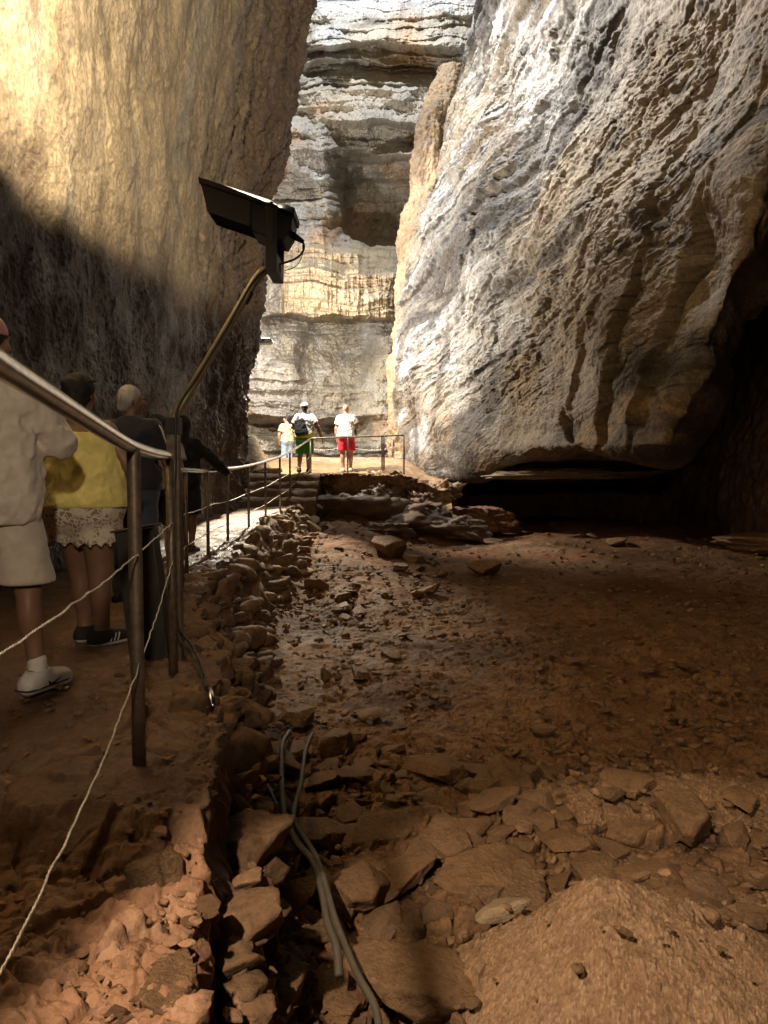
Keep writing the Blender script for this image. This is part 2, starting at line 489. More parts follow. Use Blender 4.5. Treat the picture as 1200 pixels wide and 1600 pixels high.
    band = np.exp(-((u - (0.10 + (v - 3.6) * 0.165)) / 0.075) ** 2) * sstep(3.2, 3.9, v) * sstep(6.4, 5.6, v)
    c = mixc(c, (0.06, 0.05, 0.045), np.clip(band * (0.95 + 1.6 * fbm(P * 1.6, 4, 115, 0.65)), 0, 0.85))
    drip = sstep(0.08, 0.4, fbm(sc3(P, 1.6, 1.6, 0.25), 4, 117)) * sstep(4.2, 3.0, v)
    c = mixc(c, (0.07, 0.05, 0.035), drip * 0.65)
    for fr_, sd in ((2.1, 2.0), (5.2, 3.5)):
        q = s * fr_ + w2 * sd + .22 * fbm(P * 3, 3, 121, .6); q = q - np.floor(q)
        jt = np.exp(-((q - .93) / .07) ** 2) * sstep(-.15, .25, fbm(P * 1.1, 3, 120 + int(fr_)))
        c = mixc(c, (0.05, 0.04, 0.035), np.clip(1.3 * jt * (.25 + .75 * bed), 0, .88))
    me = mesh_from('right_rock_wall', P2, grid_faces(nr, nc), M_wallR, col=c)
    link('right_rock_wall', me, kind='structure', label='huge leaning limestone face of dipping grey beds with dark stains, undercut at its foot')
right_wall()

# ---- left wall: tall wet flowstone leaning over the path
def left_wall():
    ys = [-3, 1.5, 4.5, 7.5, 10.5, 13.5, 16.2, 17.6, 19.0, 22]
    zs = [-0.8, 1.5, 3.5, 6, 9, 12, 17, 24]
    sil = [-2.98, -3.03, -2.86, -2.66, -2.02, -1.46, -1.1, -0.8]
    ctrl = []
    for k, z in enumerate(zs):
        lean = (sil[k] + 3.03)
        xs = [-3.3, -3.15, -3.2 + lean * .25, -3.3 + lean * .45, -3.3 + lean * .6, -3.25 + lean * .8, sil[k], sil[k] - 0.9, sil[k] - 2.6, sil[k] - 5]
        ctrl.append([(x, y + (0.2 * (z > 5)), z) for x, y in zip(xs, ys)])
    nr, nc = 900, 900
    rt = np.concatenate([np.linspace(0, 5, 740, endpoint=False), np.linspace(5, 7, 160)])
    ct = np.concatenate([np.linspace(0, 1.5, 100, endpoint=False), np.linspace(1.5, 4, 380, endpoint=False), np.linspace(4, 7, 340, endpoint=False), np.linspace(7, 9, 80)])
    P, rt, ct = patch(ctrl, nr, nc, rt, ct)
    P = P.astype(np.float32); N = normals(P)
    if N[nr // 2, nc // 2, 0] < 0:
        N = -N
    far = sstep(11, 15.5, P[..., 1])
    hi = sstep(3.0, 5.5, P[..., 2])
    d = 0.24 * fbm(sc3(P, .5, .5, .2), 3, 201) * (0.6 + 0.6 * far)
    d += 0.14 * fbm(sc3(P, 1.6, 1.6, .40), 4, 211, mode='ridge') * (0.06 + 0.95 * far)
    d += 0.045 * fbm(sc3(P, 3, 3, 2.8), 6, 221, 0.66)
    d += 0.035 * fbm(sc3(P, 8, 8, 6), 5, 231, 0.65, mode='billow') * (0.6 + 1.2 * far)
    d += 0.014 * fbm(P * 30, 3, 235, 0.6)
    d += .36 * fbm(sc3(P, 1.2, 1.2, .8), 6, 255, .62) * far
    d *= .78 + .22 * far
    d += .10 * fbm(P * .9, 3, 251) * (1 - far)
    P2 = P + N * d[..., None]
    n = fbm(sc3(P, 0.8, 0.8, 0.35), 4, 241)
    c = mixc((0.44, 0.35, 0.235), (0.35, 0.28, 0.20), sstep(-0.25, 0.3, n))
    c = mixc(c, (0.30, 0.27, 0.24), sstep(0.0, 0.4, fbm(sc3(P, 1.2, 1.2, 0.40), 4, 243)) * 0.7)
    c = mixc(c, (0.60, 0.48, 0.30), sstep(0.1, 0.45, fbm(P * 3.0, 4, 245)) * 0.55)
    c = mixc(c, (0.10, 0.065, 0.045), sstep(0.15, 0.5, fbm(sc3(P, 2.2, 2.2, 0.6), 4, 247)) * 0.55)
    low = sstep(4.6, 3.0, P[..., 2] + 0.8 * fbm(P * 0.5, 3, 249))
    c = mixc(c, (0.058, 0.034, 0.021), low * 0.94)  # shade below the wall lamp's cutoff, painted into the rock colour
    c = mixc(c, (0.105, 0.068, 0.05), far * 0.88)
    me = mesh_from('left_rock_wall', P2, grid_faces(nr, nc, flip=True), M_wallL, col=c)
    link('left_rock_wall', me, kind='structure', label='tall wet flowstone wall leaning over the footpath, tan above and shade painted brown below')
left_wall()

# ---- far chamber
def back_wall():
    px = [250, 330, 400, 450, 500, 550, 600, 650, 700, 760, 900, 1000]
    T = {
        -500: [1.5] * 12, -60: [1, 1, 1, 1, 1, 1, 1, 1.2, 1.8, 2, 2, 2],
        0: [1, 1, 1, 1, 1, 1, 1, 1.2, 1.8, 2, 2, 2],
        60: [1, 1, 1, 1, 1.2, 1.3, 1.4, 1.5, 1.8, 2, 2, 2],
        92: [1, 1, 1, 1.1, 1.8, 2.1, 2.3, 2.3, 2.3, 2.2, 2, 2],
        104: [1, 1, 1, 1.1, 1.1, .5, .4, .4, .6, 1.5, 2, 2],
        118: [1, 1, 1.1, 1.2, 1.3, 1.0, .9, .8, .9, 1.5, 2, 2],
        127: [1, 1, 1.1, 1.2, .8, .5, .4, .5, .7, 1.5, 2, 2],
        145: [1, 1, 1.3, 1.5, 1.3, 1.3, 1.3, 1.2, 1.2, 1.6, 2, 2],
        185: [1.2, 1.2, 1.6, 1.9, 1.6, 1.6, 1.7, 1.7, 1.6, 1.6, 2, 2],
        203: [1.2, 1.2, 1.8, 2.1, 1.7, 1.8, 2.0, 1.9, 1.7, 1.6, 2, 2],
        216: [1.2, 1.2, 2, 2.3, 1.8, .5, .3, .2, .4, 1.5, 2, 2],
        246: [1.2, 1.2, 2, 2.2, 1.9, .2, -.1, .0, .5, 1.5, 2, 2],
        254: [1.4, 1.4, 2, 2.0, 1.9, -.6, .9, 1.6, 1.7, 1.5, 2, 2],
        268: [1.4, 1.4, 1.9, 1.8, 1.6, -1.6, -1.4, -.6, 1.1, 1.5, 2, 2],
        300: [1.4, 1.4, 1.8, 1.6, 1.5, -2.4, -2.4, -1.6, 1.0, 1.5, 2, 2],
        345: [1.5, 1.5, 2, 1.9, 1.6, -2.6, -2.8, -2.0, .8, 1.5, 2, 2],
        378: [2, 2, 2.3, 2.5, 2.4, -1.5, -2.6, -2.0, .8, 1.5, 2, 2],
        400: [2, 2, 2.4, 2.7, 2.9, 2.7, 1.0, -.2, .8, 1.5, 2, 2],
        430: [2, 2, 2.4, 2.9, 3.3, 3.4, 3.1, 1.2, 1, 1.5, 2, 2],
        495: [2, 2, 2.0, 3.0, 3.6, 3.8, 3.7, 2.2, 1.5, 1.5, 2, 2],
        506: [2.2, 2.2, 2.2, .9, .2, .2, .6, 1, 1, 1.5, 2, 2],
        530: [2.4, 2.4, 2.9, 1.8, .5, .4, 1.9, 2.2, 1.5, 1.5, 2, 2],
        560: [2.8, 2.8, 3.2, 2.6, 1.2, 1.0, 2.6, 2.6, 2, 1.5, 2, 2],
        612: [3, 3, 3.2, 3, 2.4, 2, 2.8, 2.8, 2, 1.5, 2, 2],
        648: [3, 3, 3.1, 2.9, 2.6, 2.4, 3.0, 2.9, 2, 2, 2, 2],
        662: [2.6, 2.6, 2.2, 1.5, 1.3, 1.5, 2.8, 2.8, 2, 2, 2, 2],
        790: [2.4, 2.4, 1.8, 1.0, .9, 1.4, 2.6, 2.8, 2, 2, 2, 2]}
    ky = np.array(sorted(T)); tab = np.array([T[k] for k in ky])
    nr, nc = 1100, 620
    py = np.concatenate([np.linspace(790, -30, 960, endpoint=False), np.linspace(-30, -500, 140)])
    pxs = np.concatenate([np.linspace(250, 380, 40, endpoint=False), np.linspace(380, 760, 520, endpoint=False), np.linspace(760, 1000, 60)])
    X, Z = np.meshgrid((pxs - 600) / FPX * 27.0, CAM_Z + (735 - py) / FPX * 27.0)
    P = np.stack([X, np.full_like(X, 29.0), Z], -1).astype(np.float32)
    wx = 26 * fbm(P * 0.45, 4, 301, 0.55); wy = 15 * fbm(P * 0.6, 5, 305, 0.6)
    qx = np.clip(np.broadcast_to(pxs[None, :], X.shape) + wx, 251, 999); qy = np.clip(np.broadcast_to(py[:, None], X.shape) + wy, -499, 789)
    ix = np.clip(np.searchsorted(px, qx) - 1, 0, len(px) - 2); iy = np.clip(np.searchsorted(ky, qy) - 1, 0, len(ky) - 2)
    pa = np.array(px, float)
    fx = (qx - pa[ix]) / (pa[ix + 1] - pa[ix]); fy = (qy - ky[iy]) / (ky[iy + 1] - ky[iy])
    fx = fx * fx * (3 - 2 * fx)
    pro = (tab[iy, ix] * (1 - fx) + tab[iy, ix + 1] * fx) * (1 - fy) + (tab[iy + 1, ix] * (1 - fx) + tab[iy + 1, ix + 1] * fx) * fy
    s = Z + 0.6 * fbm(P * 0.25, 3, 311) + 0.12 * fbm(P * 1.2, 3, 313)
    lay = sstep(-0.35, 0.25, fbm(P * 0.3, 3, 315)) * 0.6 + 0.4
    d = 1.25 * pro - .4 + 0.34 * steps(s * 1.5, 31, 0.35) * lay + 0.38 * steps(s * 3.6 + 0.5 * fbm(P * 1.0, 2, 316), 32, 0.3) * lay + 0.18 * steps(s * 8.5 + fbm(P * 1.0, 2, 318), 34, 0.3) * lay
    d = d + 0.8 * fbm(P * 0.5, 4, 317) + 0.34 * fbm(P * 1.7, 5, 319, 0.6) + 0.07 * fbm(P * 6, 4, 321, 0.6, mode='billow')
    cur = sstep(375, 400, py)[:, None] * sstep(512, 500, py)[:, None] * (pxs[None, :] > 440) * (pxs[None, :] < 615)
    d = d + cur * (0.30 * fbm(sc3(P, 3.2, 1, 0.35), 4, 323, 0.6, mode='ridge'))
    top = sstep(70, 20, py)[:, None] * np.ones_like(X)
    P2 = P.copy(); P2[..., 1] = 29.6 - d * 1.15
    P2[..., 0] *= P2[..., 1] / 27.0; P2[..., 2] = CAM_Z + (P2[..., 2] - CAM_Z) * P2[..., 1] / 27.0
    # keep the same picture size when a feature stands nearer
    c = mixc((0.44, 0.38, 0.29), (0.40, 0.36, 0.31), sstep(-.3, .3, fbm(P * 0.35, 4, 331)))
    c = mixc(c, (0.48, 0.30, 0.17), sstep(0.05, 0.4, fbm(P * 0.5, 4, 333)) * 0.75)
    c = mixc(c, (0.62, 0.62, 0.62), np.clip(top * 0.7 + sstep(.1, .4, fbm(P * 0.8, 4, 335)) * .45, 0, 1))
    cc = np.asarray(cur, np.float32)
    c = mixc(c, (0.56, 0.42, 0.25), cc * 0.7)
    c = mixc(c, (0.12, 0.095, 0.08), sstep(0.12, 0.42, fbm(np.stack([P[..., 0] * .5, P[..., 1] * .5, s * 2.2], -1), 4, 337, 0.6)) * 0.65)
    c = mixc(c, (0.16, 0.13, 0.115), sstep(0.15, 0.5, fbm(sc3(P, 1.4, 1, .3), 4, 339)) * 0.5)
    me = mesh_from('far_rock_wall', P2, grid_faces(nr, nc), M_wallB, col=c)
    link('far_rock_wall', me, kind='structure', label='bright layered end wall of the chamber with dark overhung ledges')
back_wall()

def sheet_wall(name, plan, zs, nr, nc, seed, amp, c1, c2, mat, label, lean=0.0):
    ctrl = [[(x + lean * (z + 1), y, z) for x, y in plan] for z in zs]
    P, rt, ct = patch(ctrl, nr, nc)
    P = P.astype(np.float32); N = normals(P)
    d = amp * (fbm(P * .5, 4, seed) + .45 * steps(P[..., 2] * 1.4 + fbm(P * .3, 3, seed + 2), seed, .3) + .35 * fbm(P * 2, 4, seed + 5, .6))
    P2 = P + N * d[..., None]
    c = mixc(c1, c2, sstep(-.3, .3, fbm(P * 1.1, 4, seed + 9)))
    link(name, mesh_from(name, P2, grid_faces(nr, nc), mat, col=c), kind='structure', label=label)
# dark hollow under and behind the right wall
sheet_wall('hollow_rock_wall', [(0.3, 24.5), (3, 24.6), (6, 23.6), (8.2, 21), (8.0, 17.6), (8.2, 15.6), (9.6, 14.0), (12, 11.5), (13.5, 7), (14, 0)],
           [-1.6, 0, 2, 5, 9, 14], 300, 620, 401, 0.35, (0.13, 0.075, 0.045), (0.20, 0.12, 0.07), M_dark, 'dark brown rock of the hollow behind the diagonal rift', lean=0.16)

# ---- pit floor
def edge_x(y):
    return np.interp(y, [-2, 1.0, 1.4, 2.15, 3.1, 4, 5.5, 7.3, 9.5, 12, 14.5, 17, 18], [-.30, -.33, -.37, -.52, -.70, -.93, -1.40, -1.74, -1.88, -1.88, -1.78, -1.7, -1.7])
def pit_z(x, y):
    z = np.interp(y, [0, 3, 6, 12, 16, 22, 30], [-.92, -.90, -.90, -.78, -.66, -.66, -.6])
    left = np.exp(-((x + 0.9) / 1.3) ** 2) * sstep(9, 15.5, y)
    z = z + left * 0.50
    far = sstep(15.5, 17.8, y) * sstep(2.6, 0.2, x)
    z = z + far * 0.75
    z = z + .22 * sstep(12, 20, y) * sstep(2, 6, x)
    toe = np.clip(1 - (x - edge_x(y)) / (0.35 + 0.05 * np.clip(y, 0, 9)), 0, 1)
    z = z + toe ** 1.5 * 0.35 * sstep(16, 12, y)
    return z
def mound(x, y):
    dx, dy = x - 0.74, y - 2.45
    a = np.hypot(dx / np.where(dx < 0, 1.0, 1.9), dy / np.where(dy < 0, 1.5, 0.8))
    m1 = np.clip(0.64 - 0.86 * np.sqrt(a * a + 0.004), 0, None)
    b = np.hypot((x - 1.75) / 1.5, (y - 4.25) / 0.62)
    m2 = np.clip(0.17 - 0.20 * np.sqrt(b * b + .05), 0, None)
    m3 = np.clip(0.16 - 0.45 * np.hypot(x - 1.75, (y - 3.1) / .8), 0, None)
    return np.maximum(np.maximum(m1, m2), m3)
def pit_floor():
    nr, nc = 1150, 860
    y = 1.0 * (30 / 1.0) ** np.linspace(0, 1, nr)
    t = np.linspace(-0.36, 0.92, nc)
    Y, Tn = np.meshgrid(y, t, indexing='ij'); X = Tn * (Y + 0.3)
    P = np.stack([X, Y, np.zeros_like(X)], -1).astype(np.float32)
    wx, wy = X + .12 * fbm(P * 1.5, 3, 501), Y + .12 * fbm(P * 1.5, 3, 503)
    fine = sstep(14, 5, Y)
    big, g1, r1 = rubble(wx, wy, 0.36, 7, 0.45)
    mid, g2, r2 = rubble(wx * 1.0 + 5, wy, 0.15, 8, 0.5)
    sm, g3, r3 = rubble(wx + 9, wy * 1.1, 0.06, 9, 0.6)
    tiny, g4, r4 = rubble(wx + 9, wy * 1.1, 0.025, 10, 0.6)
    rocky = sstep(5.6, 4.2, Y + 0.9 * fbm(P * .8, 3, 511)) + 0.8 * np.exp(-((X + .9) / .9) ** 2) * sstep(8, 11, Y) * sstep(18, 14, Y)
    rocky = np.clip(rocky, 0, 1)
    keep1 = (r1 > 0.35) * 1.0
    z = pit_z(X, Y) + 0.09 * fbm(P * .7, 4, 515) + .04 * fbm(P * 2.2, 4, 517)
    patchy = sstep(-0.1, .25, fbm(P * .9, 4, 519))
    far_r = sstep(5, 7, Y)
    z = z + rocky * (big * keep1 * 0.34 + mid * 0.34) + (mid * 0.28 * patchy) * (1 - rocky) + sm * (0.35 + 0.5 * rocky) * (0.35 + .65 * patchy) + tiny * 0.5 * fine
    z = z + 0.05 * sstep(16, 9, Y) * (1 - rocky) * np.clip(fbm(sc3(P, 3.2, 5.2, 1), 4, 521, .6, mode='billow'), -.2, 1)
    m = mound(X, Y)
    mm = sstep(0.0, 0.05, m)
    z = z * (1 - mm) + mm * np.minimum(z, pit_z(X, Y) + m - 0.06)
    P[..., 2] = z
    c = mixc((0.23, 0.125, 0.066), (0.17, 0.088, 0.045), sstep(-.3, .3, fbm(P * .8, 4, 531)))
    c = mixc(c, (0.32, 0.20, 0.11), r2 * 0.5)
    c = mixc(c, (0.11, 0.062, 0.035), sstep(.0, .35, fbm(P * .55, 4, 537)) * .75)
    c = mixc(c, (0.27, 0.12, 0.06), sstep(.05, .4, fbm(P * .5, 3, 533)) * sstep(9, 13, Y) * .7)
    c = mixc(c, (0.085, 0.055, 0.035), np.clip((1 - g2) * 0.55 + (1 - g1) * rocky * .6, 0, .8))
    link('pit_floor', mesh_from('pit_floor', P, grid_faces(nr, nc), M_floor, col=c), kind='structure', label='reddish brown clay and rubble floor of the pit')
pit_floor()

def gravel():
    nr, nc = 760, 760
    x = np.linspace(-0.05, 3.4, nc); y = 1.0 * (5.4) ** np.linspace(0, 1, nr)
    Y, X = np.meshgrid(y, x, indexing='ij')
    t = np.linspace(-.02, .72, nc); X = t[None, :] * (Y + .5)
    P = np.stack([X, Y, np.zeros_like(X)], -1).astype(np.float32)
    m = mound(X + .05 * fbm(P * 3, 3, 541), Y + .05 * fbm(P * 3, 3, 543))
    p1, g, r = rubble(X, Y, 0.0085, 61, .7); p2, g2, r2 = rubble(X + 3, Y, 0.026, 62, .6); p3, g3, r3 = rubble(X + 3, Y, 0.07, 63, .6)
    z = pit_z(X, Y) + m + 0.012 * fbm(P * 6, 4, 545) + .02 * fbm(P * 2.5, 3, 547) + p1 * .6 + p2 * .6 * (r2 > .55) + p3 * .5 * (r3 > .90) - 0.03
    z = np.where(m > 0.012, z, pit_z(X, Y) - 0.25)
    P[..., 2] = z
    c = mixc((0.32, 0.205, 0.122), (0.25, 0.155, 0.09), sstep(-.3, .3, fbm(P * 2, 4, 549)))
    c = mixc(c, (0.24, 0.14, 0.075), sstep(2.9, 3.6, Y) * .85); c = mixc(c, (0.44, 0.32, 0.21), (r > .8) * .5); c = mixc(c, (0.17, 0.10, 0.06), (r < .2) * .6); c = mixc(c, (0.15, 0.09, 0.05), (1 - g) * .5)
    keep = (m > 0.002)
    F = grid_faces(nr, nc)
    k = keep.ravel()[F].any(1)
    link('gravel', mesh_from('gravel', P, F[k], M_gravel, col=c), kind='stuff', label='heaped tan gravel mounds on the right of the pit floor', category='gravel')
gravel()

# ---- footpath with its crumbling edge
def path_z(x, y):
    z = np.interp(y, [-2, 2.02, 2.16, 9, 14.6, 16], [-.13, -.13, 0, 0, .25, .3])
    return z
def footpath():
    nr, nc = 1000, 460
    y = np.concatenate([np.linspace(-1.5, 0.9, 60, endpoint=False), 0.9 * (16.4 / 0.9) ** np.linspace(0, 1, nr - 60)])
    u = np.concatenate([np.linspace(0, 1, 330, endpoint=False), np.linspace(1, 1.5, 130)])
    Y, Uu = np.meshgrid(y, u, indexing='ij')
    N1 = np.stack([Y * 0 + 3, Y, Y * 0], -1).astype(np.float32)
    ex = edge_x(Y) + .17 * fbm(N1 * 1.9, 5, 601, .65)
    drop = np.clip(Uu - 1, 0, .5) / .5
    xl = -3.6
    X = np.where(Uu <= 1, xl + (ex - xl) * Uu, ex + (0.10 + .30 * sstep(1, 6, Y)) * drop ** 1.2)
    P = np.stack([X, Y, np.zeros_like(X)], -1).astype(np.float32)
    stepy = Y + .12 * fbm(P * 3, 3, 603) + 0.25 * (X + .6)
    zt = path_z(X, stepy)
    near, g1, r1 = rubble(X, Y, .09, 71, .5); s2, g2, r2 = rubble(X, Y, .035, 72, .6); s3, g3, r3 = rubble(X + 2, Y, .22, 73, .5)
    ed = sstep(.55, 1.0, Uu + .1 * fbm(P * 2, 3, 605))
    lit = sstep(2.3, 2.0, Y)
    zt = zt + .035 * fbm(P * 1.6, 4, 607) + .012 * fbm(P * 9, 4, 609) + (near * (.28 + .22 * lit) + s2 * (.35 + .35 * lit)) * (.25 + .75 * np.maximum(lit, ed)) + .03 * lit * fbm(P * 5, 4, 633, .6) + s3 * .35 * ed
    zb = np.minimum(zt - .1, pit_z(X, Y) - 0.1)
    Zz = np.where(Uu <= 1, zt, zt + (zb - zt) * drop)
    P[..., 2] = Zz
    Pn = P.copy()
    P[..., 0] += np.where(Uu > 1, .10 * fbm(Pn * 3.5, 4, 611, .6), 0)
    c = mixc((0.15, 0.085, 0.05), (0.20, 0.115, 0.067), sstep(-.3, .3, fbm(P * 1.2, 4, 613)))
    c = mixc(c, (0.34, 0.18, 0.10), lit * .8)  # lamplight on the near corner painted in as lighter clay
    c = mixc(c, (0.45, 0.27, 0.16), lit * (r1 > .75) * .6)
    c = mixc(c, (0.36, 0.26, 0.16), sstep(8.5, 10, Y) * .8)  # far lit stretch of path, its brightness painted in as paler clay
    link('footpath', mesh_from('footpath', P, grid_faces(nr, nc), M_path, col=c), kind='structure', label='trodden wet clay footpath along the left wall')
footpath()

# ---- platform at the end of the path
def plat_z(x, y):
    return np.interp(y, [17, 18.4, 19.2, 21.5, 22.5, 25, 30], [.93, .95, 1.0, 1.42, 1.40, 1.0, .9])
def platform():
    nr, nc = 460, 460
    v = np.concatenate([np.linspace(-.3, 0, 90, endpoint=False), np.linspace(0, 1, nr - 90)])
    x = np.linspace(-6, 1.6, nc)
    V_, X = np.meshgrid(v, x, indexing='ij')
    fr = 17.35 + .3 * np.sin(X * 1.7)
    Y = np.where(V_ < 0, fr + 0.3 * V_, fr + (27 - fr) * V_)
    P = np.stack([X, Y, np.zeros_like(X)], -1).astype(np.float32)
    z = plat_z(X, Y) + .05 * fbm(P * 1.2, 4, 621) + .02 * fbm(P * 6, 3, 623)
    rb, g1, r1 = rubble(X, Y, .16, 75, .5)
    z += rb * .5 * sstep(18.3, 17.3, Y) + rb * .12
    z -= sstep(.3, 1.4, X) * .35
    P[..., 2] = np.where(V_ < 0, z + (V_ / .3) * 1.7, z)
    P[..., 1] += np.where(V_ < 0, .35 * fbm(P * 1.3, 5, 625, .6) + .28 * steps(z * 3.0 + V_ * 17 + fbm(P, 3, 629), 7, .3), 0)
    c = mixc((0.38, 0.25, 0.14), (0.30, 0.19, 0.11), sstep(-.3, .3, fbm(P * 1.5, 4, 627)))
    link('platform_ground', mesh_from('platform_ground', P, grid_faces(nr, nc), M_floor, col=c), kind='structure', label='sunlit looking orange clay platform at the end of the footpath')
platform()

# =================================================================== ROCKS
def ico(sub):
    import bmesh
    bm = bmesh.new(); bmesh.ops.create_icosphere(bm, subdivisions=sub, radius=1.0)
    V = np.array([v.co[:] for v in bm.verts], np.float32); F = np.array([[v.index for v in f.verts] for f in bm.faces])
    bm.free()
    return V, F
ICO = {k: ico(k) for k in (2, 3, 4, 5)}
def rock_verts(seed, sub=5, planes=13, squash=(1, .8, .6), rough=1.0, knob=0.0):
    """an angular broken stone: a sphere cut by random planes, edges slightly rounded, surface weathered"""
    g = np.random.default_rng(seed)
    V, F = ICO[sub]
    n = g.normal(size=(planes, 3)); n /= np.linalg.norm(n, axis=1, keepdims=True)
    n = np.concatenate([n, [[0, 0, 1], [0, 0, -1.0]]])
    d = np.concatenate([g.uniform(.56, .86, planes), [g.uniform(.5, .7), .7]])
    dots = V @ n.T
    rr = np.where(dots > 0.05, d / np.maximum(dots, .05), 9.0)
    rr = np.minimum(rr, 1.35)
    k = 80.0
    r = -np.log(np.exp(-k * rr).sum(1) + np.exp(-k * 1.30)) / k
    P = V * r[:, None]
    off = g.uniform(-50, 50, 3).astype(np.float32)
    nz = .075 * fbm(P * 2.2 + off, 4, seed % 97, .6) + .045 * fbm(P * 7 + off, 4, seed % 89 + 3, .6)
    if knob:
        nz = nz + knob * fbm(P * 2.6 + off, 5, seed % 83 + 5, .62, mode='billow')
    P = P + V * (nz * rough)[:, None]
    return P * np.array(squash, np.float32), F
VARS = []
for k in range(16):
    g = np.random.default_rng(900 + k)
    V, F = rock_verts(900 + k, 5, 13 + k % 6, (1, g.uniform(.65, .95), g.uniform(.38, .75)))
    VARS.append((V, mesh_from('rock', V, F, M_stone)))
SLABS = []
for k in range(6):
    V, F = rock_verts(960 + k, 5, 14, (1, .8, .27 + .03 * k))
    SLABS.append((V, mesh_from('slab', V, F, M_stone)))

def ground(x, y):
    P = np.array([[x, y, 0]], np.float32)
    m = float(mound(np.array(x), np.array(y)))
    return float(pit_z(np.array(x), np.array(y))) + m
def put_rock(name, me, x, y, z, s, rz, label, cat='rock', tilt=(0, 0), group=None):
    o = link(name, me, label=label, category=cat)
    o.location = (x, y, z); o.scale = (s, s, s) if np.isscalar(s) else s
    o.rotation_euler = (tilt[0], tilt[1], rz)
    if group:
        o['group'] = group
    return o
taken = []
def named_rock(px, py, w, k, label, slab=False, sink=.35, flat=1.0, rz=None, tilt=(0, 0), zoff=0.0, mat=None):
    """a stone whose foot shows at (px,py) on the pit floor, w source pixels wide"""
    z = -.86
    for _ in range(12):
        p = UZ(px, py, z); z = float(pit_z(p[0], p[1])) + min(.12, float(mound(p[0], p[1])))
    p = UZ(px, py, z)
    s = w / FPX * p[1] / 2 * 1.28
    V, me = (SLABS if slab else VARS)[k % (6 if slab else 16)]
    if mat:
        me = me.copy(); me.materials.clear(); me.materials.append(mat)
    hgt = float(-V[:, 2].min()) * s * flat
    taken.append((p[0], p[1], s))
    g = random.Random(px * 7 + py)
    return put_rock('rock', me, p[0], p[1] + s * .35, z + hgt * (1 - sink * .7) + zoff + .015, (s, s, s * flat), g.uniform(0, 6.28) if rz is None else rz, label, tilt=tilt)
N = named_rock
N(775, 1405, 160, 0, 'broad flat cracked brown slab, largest stone left of the gravel mound top', slab=True, rz=.3, tilt=(.10, .05))
N(822, 1425, 120, 1, 'flat slab overlapping the front of the broad cracked slab', slab=True, rz=1.2, tilt=(.06, -.05))
N(1030, 1405, 100, 2, 'pentagonal flat tan stone just beyond the mound peak', rz=2.0, flat=.7)
N(935, 1385, 105, 3, 'long low stone with a pale wet edge behind the mound peak', slab=True, rz=.2)
N(1078, 1322, 105, 4, 'pyramid shaped tan stone with a sharp ridge, tallest on the right', rz=.9, flat=1.3, sink=.2)
N(562, 1440, 110, 5, 'squared reddish brown block beside the twin hoses', rz=.4, flat=1.1, sink=.2)
N(650, 1590, 180, 6, 'big round topped lit boulder at the bottom edge between hoses and mound', rz=1.0, flat=1.1, sink=.35)
N(535, 1590, 110, 7, 'rough pitted lit block at the foot of the hoses', rz=2.2, sink=.3)
N(683, 1455, 52, 8, 'small upright wedge stone behind the round topped boulder', flat=1.3, sink=.1)
N(640, 1385, 62, 9, 'squat cube shaped stone left of the broad cracked slab')
N(600, 1325, 110, 1, 'tilted layered slab in the middle of the rubble', slab=True, tilt=(.25, .1), rz=.2)
N(690, 1350, 110, 10, 'dark hollowed slab leaning over a gap in the rubble', slab=True, tilt=(.2, -.15), rz=.1)
N(562, 1230, 66, 11, 'rounded stone at the near end of the smooth clay floor')
N(690, 1222, 100, 2, 'smooth wide slab at the far edge of the rubble', slab=True)
N(748, 1220, 46, 12, 'small pale cube stone beside the smooth wide slab')
N(460, 1200, 62, 13, 'upright rounded stone between the upper ends of the two hoses', flat=1.2, sink=.15)
N(465, 1142, 66, 3, 'flat topped stone lying over the hose ends', slab=True, zoff=.05)
N(840, 1272, 48, 14, 'upright narrow stone standing in the dark gap of the rubble', flat=1.6, sink=.1)
N(812, 1300, 62, 15, 'black shadowed stone in the dark gap of the rubble', flat=1.2)
N(853, 1312, 46, 4, 'small pointed stone right of the dark gap', flat=1.3, sink=.15)
N(1110, 1450, 84, 5, 'low wet smooth stone right of the mound peak', slab=True)
N(1172, 1470, 80, 9, 'wet lumpy stone at the right frame edge', flat=.7)
N(780, 1530, 70, 3, 'sharp splintered stone against the left flank of the lit mound', flat=1.3, sink=.2)
N(890, 1335, 80, 2, 'long brown stone wedged above the broad cracked slab', slab=True, rz=.0)
N(985, 1240, 60, 6, 'dark angular stone on the rim of the far gravel mound')
N(960, 1255, 40, 8, 'little broken stone leaning on the dark angular stone')
N(1150, 1330, 60, 10, 'grey brown stone behind the pyramid shaped stone')
N(1160, 1260, 66, 0, 'half buried slab in the far gravel mound', slab=True)
N(500, 1330, 90, 12, 'block under the bend of the hoses')
N(410, 1280, 80, 14, 'dark stone at the foot of the dry stone edge')
N(440, 1390, 90, 0, 'hollow faced stone left of the hoses')
N(425, 1590, 110, 9, 'jagged lit stone at the bottom below the path edge', flat=1.3, sink=.25)
N(480, 1490, 60, 11, 'narrow stone squeezed between hoses and path edge', flat=1.2)
N(720, 1600, 80, 13, 'lit stone at the very bottom beside the round topped boulder', flat=.8)
N(785, 1475, 80, 4, 'pale calcite streaked stone left of the lit mound', slab=True, mat=M_pale, tilt=(.1, .4), zoff=.07)
